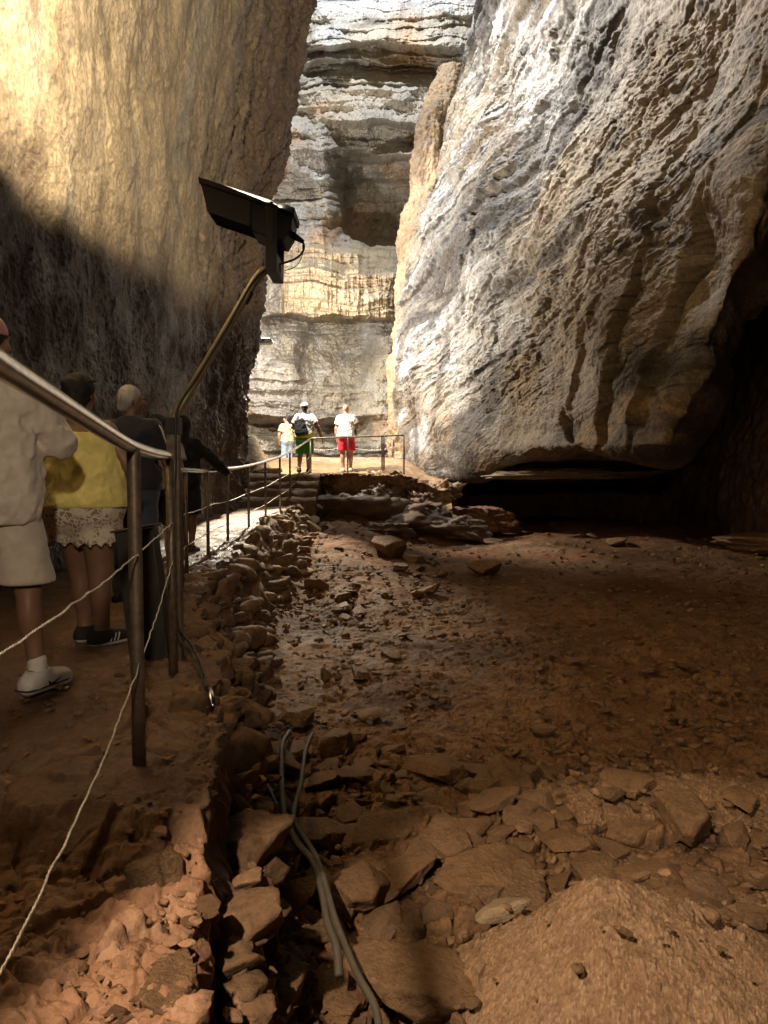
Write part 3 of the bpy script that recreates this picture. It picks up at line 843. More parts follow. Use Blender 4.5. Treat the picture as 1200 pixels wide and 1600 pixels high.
# far end of the pit
N(680, 850, 92, 5, 'large dark angular boulder below the rail end', flat=1.25, sink=.25)
N(612, 872, 62, 9, 'reddish boulder in the middle of the pit floor', flat=1.2, sink=.2, rz=1)
N(645, 882, 36, 13, 'small smooth stone at the foot of the reddish boulder')
N(516, 872, 46, 6, 'pale lit knobbly stone at the foot of the path edge', mat=M_pale, flat=1.2)
N(462, 880, 34, 3, 'small pale lit stone in the rubble under the path edge', mat=M_pale)
N(700, 802, 34, 7, 'pale lit stone on the rubble ramp by the right wall', mat=M_pale, flat=1.1)
N(722, 806, 26, 2, 'smaller pale stone on the rubble ramp by the right wall', mat=M_pale)
N(760, 900, 46, 1, 'low dark lump on the right of the pit floor')
N(965, 852, 30, 12, 'lone dark stone on the far clay floor under the hollow')

# more loose stones, the individuals a viewer can count
def scatter(n, box, smin, smax, label, group, seed, power=2.6):
    g = np.random.default_rng(seed); c = 0
    while c < n:
        px = g.uniform(box[0], box[2]); py = box[1] + (box[3] - box[1]) * g.uniform()
        z = -.86
        for _ in range(6):
            p = UZ(px, py, z); z = ground(p[0], p[1])
        if p[0] < edge_x(p[1]) + .18 or mound(np.array(p[0]), np.array(p[1])) > .03 and (g.uniform() < .99 or p[1] < 3.2):
            continue
        s = (smin + (smax - smin) * g.uniform() ** power)
        if any((p[0] - a) ** 2 + (p[1] - b) ** 2 < (.75 * (s + r)) ** 2 for a, b, r in taken):
            if g.uniform() < .97:
                continue
        s *= 1.25; taken.append((p[0], p[1], s))
        use = SLABS if g.uniform() < .35 else VARS
        V, me = use[g.integers(len(use))]
        put_rock('rock', me, p[0], p[1], z + s * .30 + .01, (s, s, s * g.uniform(.7, 1.2)), g.uniform(0, 6.28), label, tilt=(g.normal() * .22, g.normal() * .22), group=group)
        c += 1
scatter(150, (400, 1200, 1200, 1600), .05, .17, 'loose brown broken stone in the near pit rubble', 'loose stones in the near rubble', 5)
scatter(30, (470, 1000, 1200, 1230), .03, .09, 'small brown stone on the smooth clay floor', 'small stones on the clay floor', 6)
scatter(46, (460, 830, 700, 1000), .05, .20, 'brown stone in the rubble below the path edge', 'stones in the rubble below the path', 8)
scatter(20, (600, 790, 1060, 880), .05, .16, 'brown stone on the far ramp of the pit', 'stones on the far ramp', 9)

# flat stones bedded along the path edge and on the lit corner of the path
def path_rock(px, py, w, k, label, slab=True, up=.3, **kw):
    z = 0.0
    for _ in range(4):
        p = UZ(px, py, z); z = float(path_z(p[0], p[1] + .25 * (p[0] + .6)))
    s = w / FPX * p[1] / 2
    V, me = (SLABS if slab else VARS)[k]
    h = float(-V[:, 2].min()) * s
    put_rock('rock', me, p[0], p[1] + s * .3, z + h * up - s * .10, s, k * 1.3, label, **kw)
path_rock(262, 1135, 135, 0, 'broad flat wet slab bedded beside the near post')
path_rock(250, 1080, 100, 3, 'flat ledge stone behind the near post')
path_rock(300, 1060, 70, 5, 'small ledge stone at the foot of the dark sheet stand')
path_rock(245, 1385, 110, 2, 'square lit block forming the drop in the path edge', slab=False, up=.9)
path_rock(290, 1250, 90, 4, 'brown slab on the path edge below the near post')
path_rock(325, 1420, 60, 7, 'upright pale edged stone on the path corner', slab=False, up=.6)
path_rock(255, 1560, 170, 1, 'big flat lit slab at the bottom left path edge')
path_rock(120, 1500, 70, 2, 'flat lit flake on the bottom left ground')
path_rock(35, 1575, 50, 5, 'small angular lit stone in the bottom left corner', slab=False, up=.5)
g = np.random.default_rng(41)
for k in range(42):
    path_rock(g.uniform(0, 300), g.uniform(1410, 1590), 10 + 36 * g.uniform() ** 2, int(g.integers(6)), 'small lit stone on the bottom left ground', slab=g.uniform() < .5, up=.4, group='small stones on the lit path corner')

g = np.random.default_rng(52)
for k in range(16):
    x = -1.5 + 2.6 * (k + g.uniform()) / 16
    y = 17.42 + .3 * math.sin(x * 1.7) + .25 * g.uniform() ** 2
    sz = .07 + .16 * g.uniform() ** 2
    put_rock('rock', VARS[int(g.integers(16))][1], x, y, float(plat_z(0, y)) - .35 * max(0, min(1, (x - .3) / 1.1)) + sz * .2, (sz * 1.3, sz, sz * .9), g.uniform(0, 6.28), 'brown stone on the front edge of the lit platform', group='stones on the platform edge')

# retaining edge of stacked stones beside the path
def retaining_wall():
    g = np.random.default_rng(77)
    Vs, Fs, Cs, n = [], [], [], 0
    for k in range(1250):
        y = 1.1 * (16.6 / 1.1) ** g.uniform()
        t = g.uniform(-.10 if y > 3.2 else .38, 1.05)
        if g.uniform() < (.4 if y < 6 else .35):
            continue
        ex = float(edge_x(y))
        wid = 0.20 + .36 * float(sstep(1, 6, np.array(y)))
        x = ex + .02 + wid * max(t, 0) ** 1.1 + g.normal() * .02 - (.10 if t < 0 else 0)
        top = float(path_z(0, y)); bot = float(pit_z(np.array(x), np.array(y)))
        z = top + (bot - top) * np.clip(t, 0, 1) - (.02 if t < 0 else 0)
        s = (.035 + .19 * g.uniform() ** 2.4) * (0.75 if y < 2.5 else 1.0) * (1.0 if y < 7 else 1.25)
        V, F = rock_verts(int(g.integers(1e6)), 4 if y < 6 else 3, int(g.integers(11, 18)), (1, g.uniform(.6, .95), g.uniform(.4, .8)))
        a, b = g.uniform(0, 6.28), g.normal() * .35
        M = np.array((Matrix.Rotation(a, 3, 'Z') @ Matrix.Rotation(b, 3, 'Y')))
        x -= s * .35
        if 2.0 < y < 5.2 and t > .55:
            s *= .55
        V = (V * s) @ M.T + np.array([x, y, z])
        c = np.array([.22, .135, .08]) * g.uniform(.7, 1.25)
        if y > 9:
            c = np.array([.34, .225, .135]) * g.uniform(.6, 1.15)
        Vs.append(V); Fs.append(F + n); n += len(V); Cs.append(np.tile(c, (len(V), 1)))
    me = mesh_from('dry_stone_edge', np.concatenate(Vs), np.concatenate(Fs), M_wallstone, col=np.concatenate(Cs))
    link('dry_stone_wall', me, label='rough dry stone edge holding the footpath above the pit', category='stone wall')
retaining_wall()

def rubble_chips():
    g = np.random.default_rng(123)
    base = [rock_verts(1200 + k, 2, 11, (1, g.uniform(.6, .95), g.uniform(.35, .7)), .6) for k in range(20)]
    Vs, Fs, Cs, n, c = [], [], [], 0, 0
    while c < 4600:
        y = 1.9 * (17.0 / 1.9) ** g.uniform() ** 1.25; x = -1.7 + g.uniform() * (1.9 + .62 * y)
        ex = float(edge_x(y))
        if x < ex + .22 or float(mound(x, y)) > .02 and g.uniform() < (.5 if float(mound(x, y)) < .10 else .96):
            continue
        dens = .9 if y < 5 or (x < 1.2 and y > 9) else .35
        if g.uniform() > dens:
            continue
        s = (.008 + .030 * g.uniform() ** 2.2) * (1 + y * .06)
        V, F = base[int(g.integers(20))]
        M = np.array(Matrix.Rotation(g.uniform(0, 6.28), 3, 'Z') @ Matrix.Rotation(g.normal() * .5, 3, 'X'))
        z = float(pit_z(x, y)) + float(mound(x, y)) + .05 * g.uniform()
        Vs.append((V * s) @ M.T + np.array([x, y, z])); Fs.append(F + n); n += len(V); c += 1
        Cs.append(np.tile(np.array([.25, .155, .09]) * g.uniform(.6, 1.35), (len(V), 1)))
    for k in range(700):
        y = 1.15 + 2.6 * g.uniform() ** 1.6; x = float(edge_x(y)) - .02 - 1.1 * g.uniform() ** 1.5
        s = .006 + .020 * g.uniform() ** 2.5
        V, F = base[int(g.integers(20))]
        z = float(path_z(x, y + .25 * (x + .6))) + .015
        M = np.array(Matrix.Rotation(g.uniform(0, 6.28), 3, 'Z') @ Matrix.Rotation(g.normal() * .4, 3, 'X'))
        Vs.append((V * s) @ M.T + np.array([x, y, z])); Fs.append(F + n); n += len(V)
        Cs.append(np.tile(np.array([.27, .16, .095]) * g.uniform(.7, 1.4), (len(V), 1)))
    link('rubble', mesh_from('rubble', np.concatenate(Vs), np.concatenate(Fs), M_wallstone, smooth=False, col=np.concatenate(Cs)), kind='stuff', label='small broken chips of stone strewn over the pit floor and path', category='rubble')
rubble_chips()

def boulder(name, label, pts, seed, mat, knob=0.0, cat='boulder', tint=(.2, .13, .08)):
    """big rock masses placed one by one: (x, y, z, sx, sy, sz, rz)"""
    x, y, z, sx, sy, sz, rz = pts
    V, F = rock_verts(seed, 5, 12, (1, 1, 1), 2.4, max(knob, .09))
    V = V * (1 + .06 * steps(V[:, 2] * 5 + fbm(V * 1.5, 3, seed), seed, .3))[:, None]
    me = mesh_from(name, V, F, mat, col=np.tile(tint, (len(V), 1)))
    o = link(name, me, label=label, category=cat)
    o.location = (x, y, z); o.scale = (sx, sy, sz); o.rotation_euler = (0, 0, rz)
    return o
D = (.17, .11, .07)
boulder('boulder', 'dark smooth rock mass below the platform edge', (-0.75, 17.0, .05, 1.25, .8, .75, .2), 31, M_dark, tint=D)
boulder('boulder', 'long dark rock shelf sloping down from the platform to the right', (0.55, 17.0, -.05, 1.3, .75, .55, -.25), 32, M_dark, tint=D)
boulder('boulder', 'dark rock beside the steps under the railing', (-1.55, 16.6, .15, .7, .6, .6, .5), 33, M_dark, tint=D)
boulder('boulder', 'flat dark rock at the right end of the rock shelf', (1.5, 16.8, -.25, .9, .7, .4, .1), 34, M_dark, tint=D)
boulder('boulder', 'rough dark rock bulging from the platform front', (-.1, 17.3, .35, .8, .5, .5, .7), 42, M_dark, .16, tint=D)
boulder('boulder', 'craggy dark rock at the foot of the first rail post on the platform', (-1.25, 17.4, .45, .75, .5, .52, .1), 43, M_dark, .18, tint=D)
boulder('boulder', 'craggy brown rock spilling down from the rail end', (.9, 17.7, .20, .7, .6, .5, 1.2), 44, M_dark, .2, tint=(.24, .14, .08))
boulder('boulder', 'low broken brown rock below the long dark shelf', (.1, 16.2, -.28, .8, .5, .35, .4), 45, M_dark, .16, tint=(.2, .12, .07))
boulder('boulder', 'brown broken rock closing the right end of the platform', (1.25, 18.2, .45, .6, .6, .5, .4), 46, M_dark, .2, tint=(.30, .19, .11))
boulder('boulder', 'knobbly lit rock heap at the right corner of the platform', (-.15, 18.0, .72, .62, .5, .50, .3), 35, M_pale, .22)
boulder('boulder', 'lower knobbly rock heap in front of the rail end', (.45, 18.2, .45, .75, .5, .42, .9), 36, M_pale, .22)
boulder('boulder', 'rounded brown rock at the foot of the right wall', (1.35, 19.4, .30, .75, .5, .5, .3), 37, M_dark, .12, tint=(.28, .16, .09))
boulder('boulder', 'reddish rock bank under the overhang', (2.3, 19.2, -.2, 1.4, .6, .5, -.35), 38, M_dark, .1, tint=(.24, .12, .07))
boulder('boulder', 'brown rocks at the base of the pale stalagmite', (-3.0, 18.2, .95, .42, .35, .22, .3), 39, M_dark, .1, tint=(.3, .18, .1))
boulder('boulder', 'thin dark rock shelf under the overhang of the right wall', (4.6, 17.9, .98, 2.4, .8, .20, -.1), 41, M_dark, .05, tint=(.30, .22, .15))
boulder('boulder', 'long low brown rock bench at the right edge of the pit', (8.1, 14.6, -.42, 1.9, .7, .33, -.45), 40, M_dark, .06, tint=(.30, .18, .10))
def cone_rock():
    z = np.linspace(0, 1, 90); a = np.linspace(0, 2 * math.pi, 90, endpoint=False)
    Z, A = np.meshgrid(z, a, indexing='ij')
    r = .46 * np.cos(Z * math.pi / 2) ** .62 * (1 - .15 * Z)
    P = np.stack([r * np.cos(A) * 1.1, r * np.sin(A), Z * 1.12], -1).astype(np.float32)
    n = np.stack([np.cos(A), np.sin(A), 0 * A], -1)
    P += n * (.07 * fbm(P * 2.2, 4, 701) + .015 * fbm(P * 12, 3, 703))[..., None]
    c = mixc((.46, .34, .22), (.36, .25, .15), sstep(-.3, .3, fbm(P * 3, 3, 705)))
    o = link('stalagmite', mesh_from('stalagmite', P, grid_faces(90, 90, wrap=True), M_pale, col=c), label='smooth pale rounded stalagmite at the left end of the platform', category='stalagmite')
    o.location = (-3.36, 18.8, .82)
cone_rock()
def pillar():
    c = curve_pts([(2.2, 24.6, 14.0), (1.45, 23.7, 11.6), (0.98, 23.2, 8.2), (.70, 22.9, 5.0), (.62, 22.7, 2.0), (.62, 22.6, -.6)], 520)
    a = np.linspace(0, 2 * math.pi, 150, endpoint=False)
    rad = np.interp(np.linspace(0, 1, 520), [0, .2, .5, .8, 1], [.55, .42, .48, .55, .62])
    P = c[:, None, :] + (rad[:, None, None] * np.stack([np.cos(a), np.sin(a) * .8, 0 * a], -1)[None])
    P = P.astype(np.float32)
    n = np.broadcast_to(np.stack([np.cos(a), np.sin(a), 0 * a], -1)[None], P.shape)
    d = .22 * fbm(sc3(P, 1.5, 1.5, .8), 4, 711, .6) + .16 * steps(P[..., 2] * 1.6 - P[..., 0] * 1.4 + fbm(P, 3, 713), 5, .4) + .07 * fbm(P * 5, 4, 715, .6, mode='billow')
    P = P + n * d[..., None]
    c = mixc((.46, .32, .18), (.36, .25, .15), sstep(-.3, .3, fbm(P * 1.2, 4, 717)))
    c = mixc(c, (.13, .08, .05), sstep(.1, .4, fbm(sc3(P, 2, 2, .5), 4, 719)) * .6)
    link('flowstone_column', mesh_from('flowstone_column', P, grid_faces(520, 150, wrap=True, flip=True), M_wallB, col=c), label='tall ochre flowstone column leaning against the far end of the right wall', category='rock column')
pillar()
# stalactites under the lit curtain and the ledge above
def stalactite_mesh(seed):
    g = np.random.default_rng(seed)
    z = np.linspace(0, 1, 40); a = np.linspace(0, 2 * math.pi, 12, endpoint=False)
    Z, A = np.meshgrid(z, a, indexing='ij')
    r = (.13 * (1 - Z) ** .8 + .006) * (1 + .25 * np.sin(Z * 14 + seed) * (1 - Z))
    P = np.stack([r * np.cos(A), r * np.sin(A), -Z], -1).astype(np.float32)
    return mesh_from('stalactite', P, grid_faces(40, 12, wrap=True), M_st)
M_st = rock_material('stalactite_stone', base=(.40, .33, .24), fine=12, bump=.5, bdist=.02, contrast=.7, obj=True)
SM = [stalactite_mesh(k) for k in range(4)]
# steps up to the platform
st = empty('stone_steps', (-2.4, 16.2, .3), 'rough stone steps climbing from the footpath to the platform', 'steps')
for k in range(4):
    x = np.linspace(-1.35, .95, 70); pr = np.array([(-.02, -.25), (0.0, .12), (.03, .16), (.30, .165), (.62, .165), (.62, -.25)])
    pr = np.concatenate([np.linspace(pr[i], pr[i + 1], 8, endpoint=False) for i in range(5)] + [pr[-1:]])
    P = np.stack([np.broadcast_to(x[:, None], (70, len(pr))), np.broadcast_to(pr[:, 0] + k * .36 - .55, (70, len(pr))), np.broadcast_to(pr[:, 1] + k * .163, (70, len(pr)))], -1).astype(np.float32)
    P = P + .07 * np.stack([0 * P[..., 0], fbm(P * 2.2, 4, 721 + k), fbm(P * 3, 3, 741 + k)], -1)
    link('step', mesh_from('step', P, grid_faces(70, len(pr)), M_dark, col=np.tile((.30, .19, .11), (P.shape[0] * P.shape[1], 1))), st)

# =================================================================== METALWORK
M_rail = plain('galvanised_rail', (.76, .76, .75), .18, 1.0, .35, 30, .25, .002, stretch=(1, 1, 1))
M_post = plain('rail_post_paint', (.20, .155, .115), .48, .55, .5, 26, .3, .002)
M_postf = plain('rail_post_far', (.26, .21, .16), .45, .6, .4, 26)
M_wire = plain('steel_wire', (.70, .66, .58), .32, .85, .3, 60)
M_pole = plain('pole_paint', (.30, .24, .13), .38, .5, .35, 18, .2, .001)
M_black = plain('black_housing', (.018, .016, .015), .5, 0.1, .3, 40)
M_grey = plain('bracket_grey', (.03, .027, .024), .5, .3, .3, 40)
M_rubber = plain('black_rubber', (.02, .017, .014), .5, 0, .3, 60)
M_glass = emitter('lamp_glass', (1.0, .9, .75), 6.0)
def wiggle(p, n, amp, seed, sag=0.0):
    q = curve_pts(p, n).astype(np.float32)
    s = np.linspace(0, 1, n)
    q[:, 0] += amp * perlin(np.stack([s * 40, s * 0 + seed, s * 0], -1).astype(np.float32), 3)
    q[:, 2] += amp * perlin(np.stack([s * 40, s * 0 + seed, s * 0 + 9], -1).astype(np.float32), 5)
    for k in range(len(p) - 1):
        m = (s * (len(p) - 1) >= k) & (s * (len(p) - 1) <= k + 1)
        t = s[m] * (len(p) - 1) - k
        q[m, 2] -= sag * 4 * t * (1 - t)
    return q
# near railing
nr_ = empty('metal_railing', (-.86, 2.55, 0), 'near metal railing with a shiny round handrail passing the camera on the left', 'railing')
def lp(p):
    return np.asarray(p, float) - np.array([-.86, 2.55, 0])
MB().tube(lp(np.concatenate([np.linspace((-.40, -2.2, 1.30), U(-180, 456, .85), 12, endpoint=False), curve_pts([U(-180, 456, .85), U(-90, 513, 1.04), U(0, 570, 1.28), U(60, 608, 1.52), U(120, 646, 1.84), U(180, 684, 2.30), U(206, 698, 2.56), U(238, 708, 3.10), U(262, 712, 3.75)], 80)])), .024, 20).build('handrail', M_rail, nr_, True)
MB().tube(lp([(-.862, 2.55, -.06), (-.862, 2.55, .4), (-.862, 2.55, .8), (-.862, 2.55, 1.105), (-.862, 2.55, 1.125)]), .0235, 20).build('post', M_post, nr_, True)
MB().tube(lp([(-.42, -2.1, -.2), (-.42, -2.1, .6), (-.42, -2.1, 1.25)]), .0235, 16).build('post', M_post, nr_, True)
pe = (-1.075, 3.72)
MB().tube(lp([(*pe, -.06), (*pe, .5), (*pe, 1.11)]), .0235, 16).build('post', M_post, nr_, True)
def wire(zs):
    m = MB()
    p = [(-.50, -.35, zs[0]), (-.635, 1.28, zs[1]), (-.845, 2.53, zs[2]), (-1.06, 3.70, zs[3])]
    a = wiggle(lp(p), 400, .006, zs[0]); t = np.linspace(0, 900, 400)
    for s in (0, math.pi):
        q = a.copy(); q[:, 0] +=   .0016 * np.cos(t + s); q[:, 2] += .0016 * np.sin(t + s)
        m.tube(q, .0020, 6)
    return m
wire([.72, .752, .765, .79]).build('wire', M_wire, nr_, True)
wire([.10, .255, .385, .60]).build('wire', M_wire, nr_, True)
# far railing, climbing to the platform
fr_ = empty('metal_railing', (-2.0, 7.3, 0), 'far metal railing running from the lamp pole up to the lit platform', 'railing')
def lf(p):
    return np.asarray(p, float) - np.array([-2.0, 7.3, 0])
RAILP = [(-1.14, 3.95, 1.07), (-1.55, 5.6, 1.05), (-1.96, 7.3, 1.055), (-2.17, 9.3, 1.05), (-2.20, 12, 1.12), (-2.08, 14.5, 1.30), (-1.98, 16.2, 1.50), (-1.80, 18.2, 1.83)]
MB().tube(lf(curve_pts(RAILP, 120)), .023, 14).build('handrail', M_rail, fr_, True)
RAIL2 = [(-1.80, 18.2, 1.83), (-.9, 18.35, 1.87), (.0, 18.5, 1.91), (.50, 18.55, 1.93)]
MB().tube(lf(np.concatenate([np.linspace(RAIL2[i], RAIL2[i + 1], 6, endpoint=False) for i in range(3)] + [[RAIL2[-1]]])), .022, 12).build('handrail', M_postf, fr_, True)
RC = curve_pts(RAILP, 400)
for yy in (6.35, 7.3, 9.0, 10.4, 12.0, 13.4, 14.7, 15.8):
    k = int(np.argmin(abs(RC[:, 1] - yy))); p = RC[k]
    zb = float(path_z(0, yy)) - .1 if yy < 15.5 else .4
    MB().tube(lf([(p[0], p[1], zb), (p[0], p[1], (zb + p[2]) / 2), (p[0], p[1], p[2])]), .021, 12).build('post', M_postf, fr_, True)
for p in RAIL2 + [(-.05, 18.5, 1.91)]:
    MB().tube(lf([(p[0], p[1], p[2] - 1.15), (p[0], p[1], p[2] - .5), (p[0], p[1], p[2])]), .021, 12).build('post', M_postf, fr_, True)
for z0 in (.62, .30):
    pw = [(p[0], p[1], p[2] - 1.05 + z0) for p in RAILP]
    m = MB(); m.tube(lf(wiggle(pw, 260, .008, z0, .02)), .005, 6); m.build('wire', M_wire, fr_, True)
m = MB(); m.tube(lf(wiggle([(p[0], p[1], p[2] - .55) for p in RAIL2], 60, .01, 2, .02)), .005, 6); m.build('wire', M_wire, fr_, True)
# low railing on the far side of the platform
br_ = empty('metal_railing', (-1.1, 22.3, 1.35), 'low wire and post railing on the far side of the lit platform', 'railing')
for x in (-2.4, -1.16, .25, .62):
    MB().tube([(x + 1.1, 0, -.15), (x + 1.1, 0, .3), (x + 1.1, 0, .62)], .022, 10).build('post', M_postf, br_, True)
MB().tube(wiggle([(-1.3, 0, .40), (-.06, 0, .42), (1.35, 0, .40), (1.72, 0, .42)], 80, .01, 4, .10), .007, 6).build('wire', M_wire, br_, True)

# floodlight pole
fl = empty('floodlight_pole', (-1.12, 3.95, 0), 'square post with a leaning pole carrying a black floodlight, tallest thing beside the path', 'floodlight')
def ll(p):
    return np.asarray(p, float) - np.array([-1.12, 3.95, 0])
MB().box((-.032, -.03, -.08), (.032, .03, 1.30)).build('post', M_post, fl, bevel=.004)
MB().box((-.038, -.036, 1.24), (.038, .036, 1.33)).build('clamp', M_grey, fl, bevel=.004)
A_, B_ = np.array((-1.104, 3.952, 1.350)), np.array((-.690, 3.998, 2.052))
arm = np.concatenate([[(-1.12, 3.95, 1.22), (-1.12, 3.95, 1.30), (-1.116, 3.951, 1.328)], [A_ + (B_ - A_) * q for q in np.linspace(0, 1, 12)], curve_pts([(-.672, 4.0, 2.078), (-.650, 4.0, 2.101), (-.615, 4.0, 2.118), (-.575, 4.0, 2.12), (-.545, 4.0, 2.12)], 16)])
MB().tube(ll(arm), .023, 16).build('arm', M_pole, fl, True)
c0 = np.array((-.735, 4.0, 1.975)); dv = np.array((.5, 0, .86)) / np.linalg.norm((.5, 0, .86))
MB().tube(ll([c0 - dv * .035, c0, c0 + dv * .035]), .0275, 16).build('collar', M_grey, fl, True)
# housing in its own axes: profile in the x-z plane, 0.32 m wide in y
def pz(px, py, d=4.0):
    p = U(px, py, d); return (p[0] + 1.12, p[2])
hs = MB()
hs.prism([pz(321, 297), pz(461, 346), pz(459, 366), pz(447, 386), pz(399, 372), pz(398, 362), pz(331, 339)], 'y', -.06, .15)
h = hs.build('housing', M_black, fl, bevel=.006)
MB().prism([pz(318, 290), pz(465, 337), pz(463, 347), pz(320, 300)], 'y', -.075, .165).build('rim', M_grey, h, bevel=.004)
MB().prism([pz(330, 293.3), pz(456, 333.6), pz(455.5, 336), pz(329, 296)], 'y', -.05, .14).build('lamp_glass', M_glass, h)
for k in range(7):
    y = -.067 + k * .034
    MB().prism([pz(325, 302), pz(397, 327), pz(396, 365), pz(332, 343)], 'y', y - .004 + .0, y + .003).build('cooling_fin', M_grey, h)
br = MB()
br.prism([pz(422, 330), pz(440, 332), pz(438, 434), pz(421, 433)], 'y', -.090, -.078)
bo = br.build('bracket', M_grey, fl, bevel=.002)
MB().prism([pz(428, 350), pz(433, 350), pz(432, 394), pz(427, 394)], 'y', -.0945, -.0905).build('slot', M_black, bo)
bb = U(431, 334, 4.0); MB().tube([(bb[0] + 1.12, -.104, bb[2]), (bb[0] + 1.12, -.095, bb[2]), (bb[0] + 1.12, -.07, bb[2])], .010, 10).build('bolt', M_rail, bo)
MB().prism([pz(422, 330), pz(440, 332), pz(438, 434), pz(421, 433)], 'y', .168, .180).build('bracket', M_grey, fl, bevel=.002)
MB().prism([pz(421, 406), pz(438.5, 406), pz(438, 434), pz(421, 433)], 'y', -.077, .167).build('bracket_foot', M_black, fl, bevel=.002)
def cab(pts, r, name='cable', par=fl, n=60, mat=None):
    return MB().tube(ll(curve_pts(pts, n)), r, 8).build(name, mat or M_rubber, par, True)
MB().tube(ll([U(455, 366, 4.0), U(463, 371, 4.0), U(474, 378, 4.0)]), [.020, .017, .011], 12).build('cable_gland', M_black, fl, True)
cab([U(473, 377, 4.0), U(475, 385, 4.0), U(472, 395, 3.99), U(460, 405, 3.97), U(437, 413, 3.9)], .0055)
cab([U(473, 382, 4.0), U(472, 400, 3.98), U(462, 416, 3.95), U(445, 423, 3.9)], .0022)
cab([U(421, 416, 3.97), U(395, 440, 3.955), U(355, 510, 3.94), U(310, 585, 3.92), U(277, 640, 3.90), U(275, 700, 3.89), U(272, 800, 3.88), U(268, 900, 3.88), U(278, 975, 3.86),
     U(300, 1010, 3.66), U(318, 1050, 3.4), U(330, 1100, 3.2), U(338, 1150, 3.0), U(344, 1215, 2.86)], .0065, n=160)
cab([U(266, 720, 3.87), U(262, 800, 3.86), U(262, 900, 3.86), U(272, 980, 3.84), U(308, 1040, 3.5), U(326, 1090, 3.25)], .004, n=90)
MB().tube(ll([U(325, 1075, 3.3), U(329, 1085, 3.25), U(333, 1104, 3.15)]), [.014, .017, .014], 10).build('connector', M_rail, fl, True)

# grey sheet metal stand on the path
M_sheet = plain('dark_sheet_metal', (.045, .042, .038), .5, .3, .25, 8, .1, .002)
sg = empty('stand', (-1.24, 3.98, 0), 'dark grey tapered sheet metal stand with a tilted top behind the near post', 'stand')
b = MB()
b.v += [(-.125, -.05, -.03), (.085, -.05, -.03), (.085, .10, -.03), (-.125, .10, -.03), (-.20, -.05, .72), (.005, -.05, .74), (.005, .05, .74), (-.20, .05, .72)]
b.f += [[0, 1, 2, 3], [7, 6, 5, 4], [0, 4, 5, 1], [1, 5, 6, 2], [2, 6, 7, 3], [3, 7, 4, 0]]; b.n = 8
b.build('body', M_sheet, sg, bevel=.006)
b = MB()
b.v += [(-.215, -.07, .715), (.02, -.07, .752), (.02, .08, .752), (-.215, .08, .715), (-.217, -.07, .727), (.018, -.07, .765), (.018, .08, .765), (-.217, .08, .727)]
b.f += [[0, 1, 2, 3], [7, 6, 5, 4], [0, 4, 5, 1], [1, 5, 6, 2], [2, 6, 7, 3], [3, 7, 4, 0]]; b.n = 8
b.build('top_panel', M_sheet, sg, bevel=.003)

# two hoses on the pit floor
M_hose = plain('hose', (.085, .072, .052), .62, 0, .3, 30)
def hose(pts, r, label):
    q = []
    for px, py, dz in pts:
        z = -.86
        for _ in range(10):
            p = UZ(px, py, z + dz + .11); z = ground(p[0], p[1])
        q.append(UZ(px, py, z + dz + .11))
    q = curve_pts(q, 120)
    o = MB().tube(q, r, 14).build('hose', M_hose, None, True, label=label, category='hose')
hose([(452, 1143, .05), (441, 1165, .08), (440, 1215, .13), (444, 1275, .15), (462, 1315, .14), (488, 1345, .14), (503, 1390, .15), (512, 1440, .15), (526, 1480, .14), (530, 1525, .10)], .0155, 'thicker left hose bending down through the rubble')
hose([(487, 1148, .05), (477, 1175, .08), (470, 1225, .13), (459, 1268, .15), (466, 1295, .14), (492, 1335, .14), (508, 1380, .17), (522, 1430, .18), (540, 1478, .18), (560, 1525, .2), (585, 1570, .2), (595, 1620, .2)], .0125, 'thinner right hose running on to the bottom edge')
hose([(418, 1228, .10), (430, 1255, .12), (446, 1280, .12), (470, 1322, .10)], .012, 'short hose joining from the path edge')
# thin cable hanging in front of the left wall
p0 = U(322, 540, 12.5)
hc = MB().tube([p0 + np.array([.01 * math.sin(k * .9), 0, -k * .18]) for k in range(11)], .006, 6).build('hanging_cable', M_rubber, None, True, label='thin dark cable hanging down the wet left wall', category='cable')
kp = U(320, 634, 12.48)
MB().tube([kp + np.array([0, 0, -.05]), kp, kp + np.array([0, 0, .05])], [.02, .03, .012], 8).build('knot', M_wire, hc, True)
# the floodlight fixture on the ledge at the far left
ff = empty('floodlight', U(411, 534, 18.3), 'small pale floodlight on a ledge behind the edge of the left wall', 'floodlight')
MB().prism([(-.26, -.06), (.20, -.05), (.24, .02), (.20, .07), (-.26, .07)], 'y', -.12, .15).build('housing', plain('pale_housing', (.35, .37, .40), .4, .5), ff, bevel=.01)
MB().box((-.22, -.09, .0705), (.18, .12, .083)).build('lamp_glass', emitter('ledge_lamp_glass', (.85, .93, 1.0), 10.0), ff)
MB().tube([(-.9, .10, -.02), (-.5, .06, -.01), (-.2, .02, 0)], .03, 8).build('bracket', M_grey, ff)

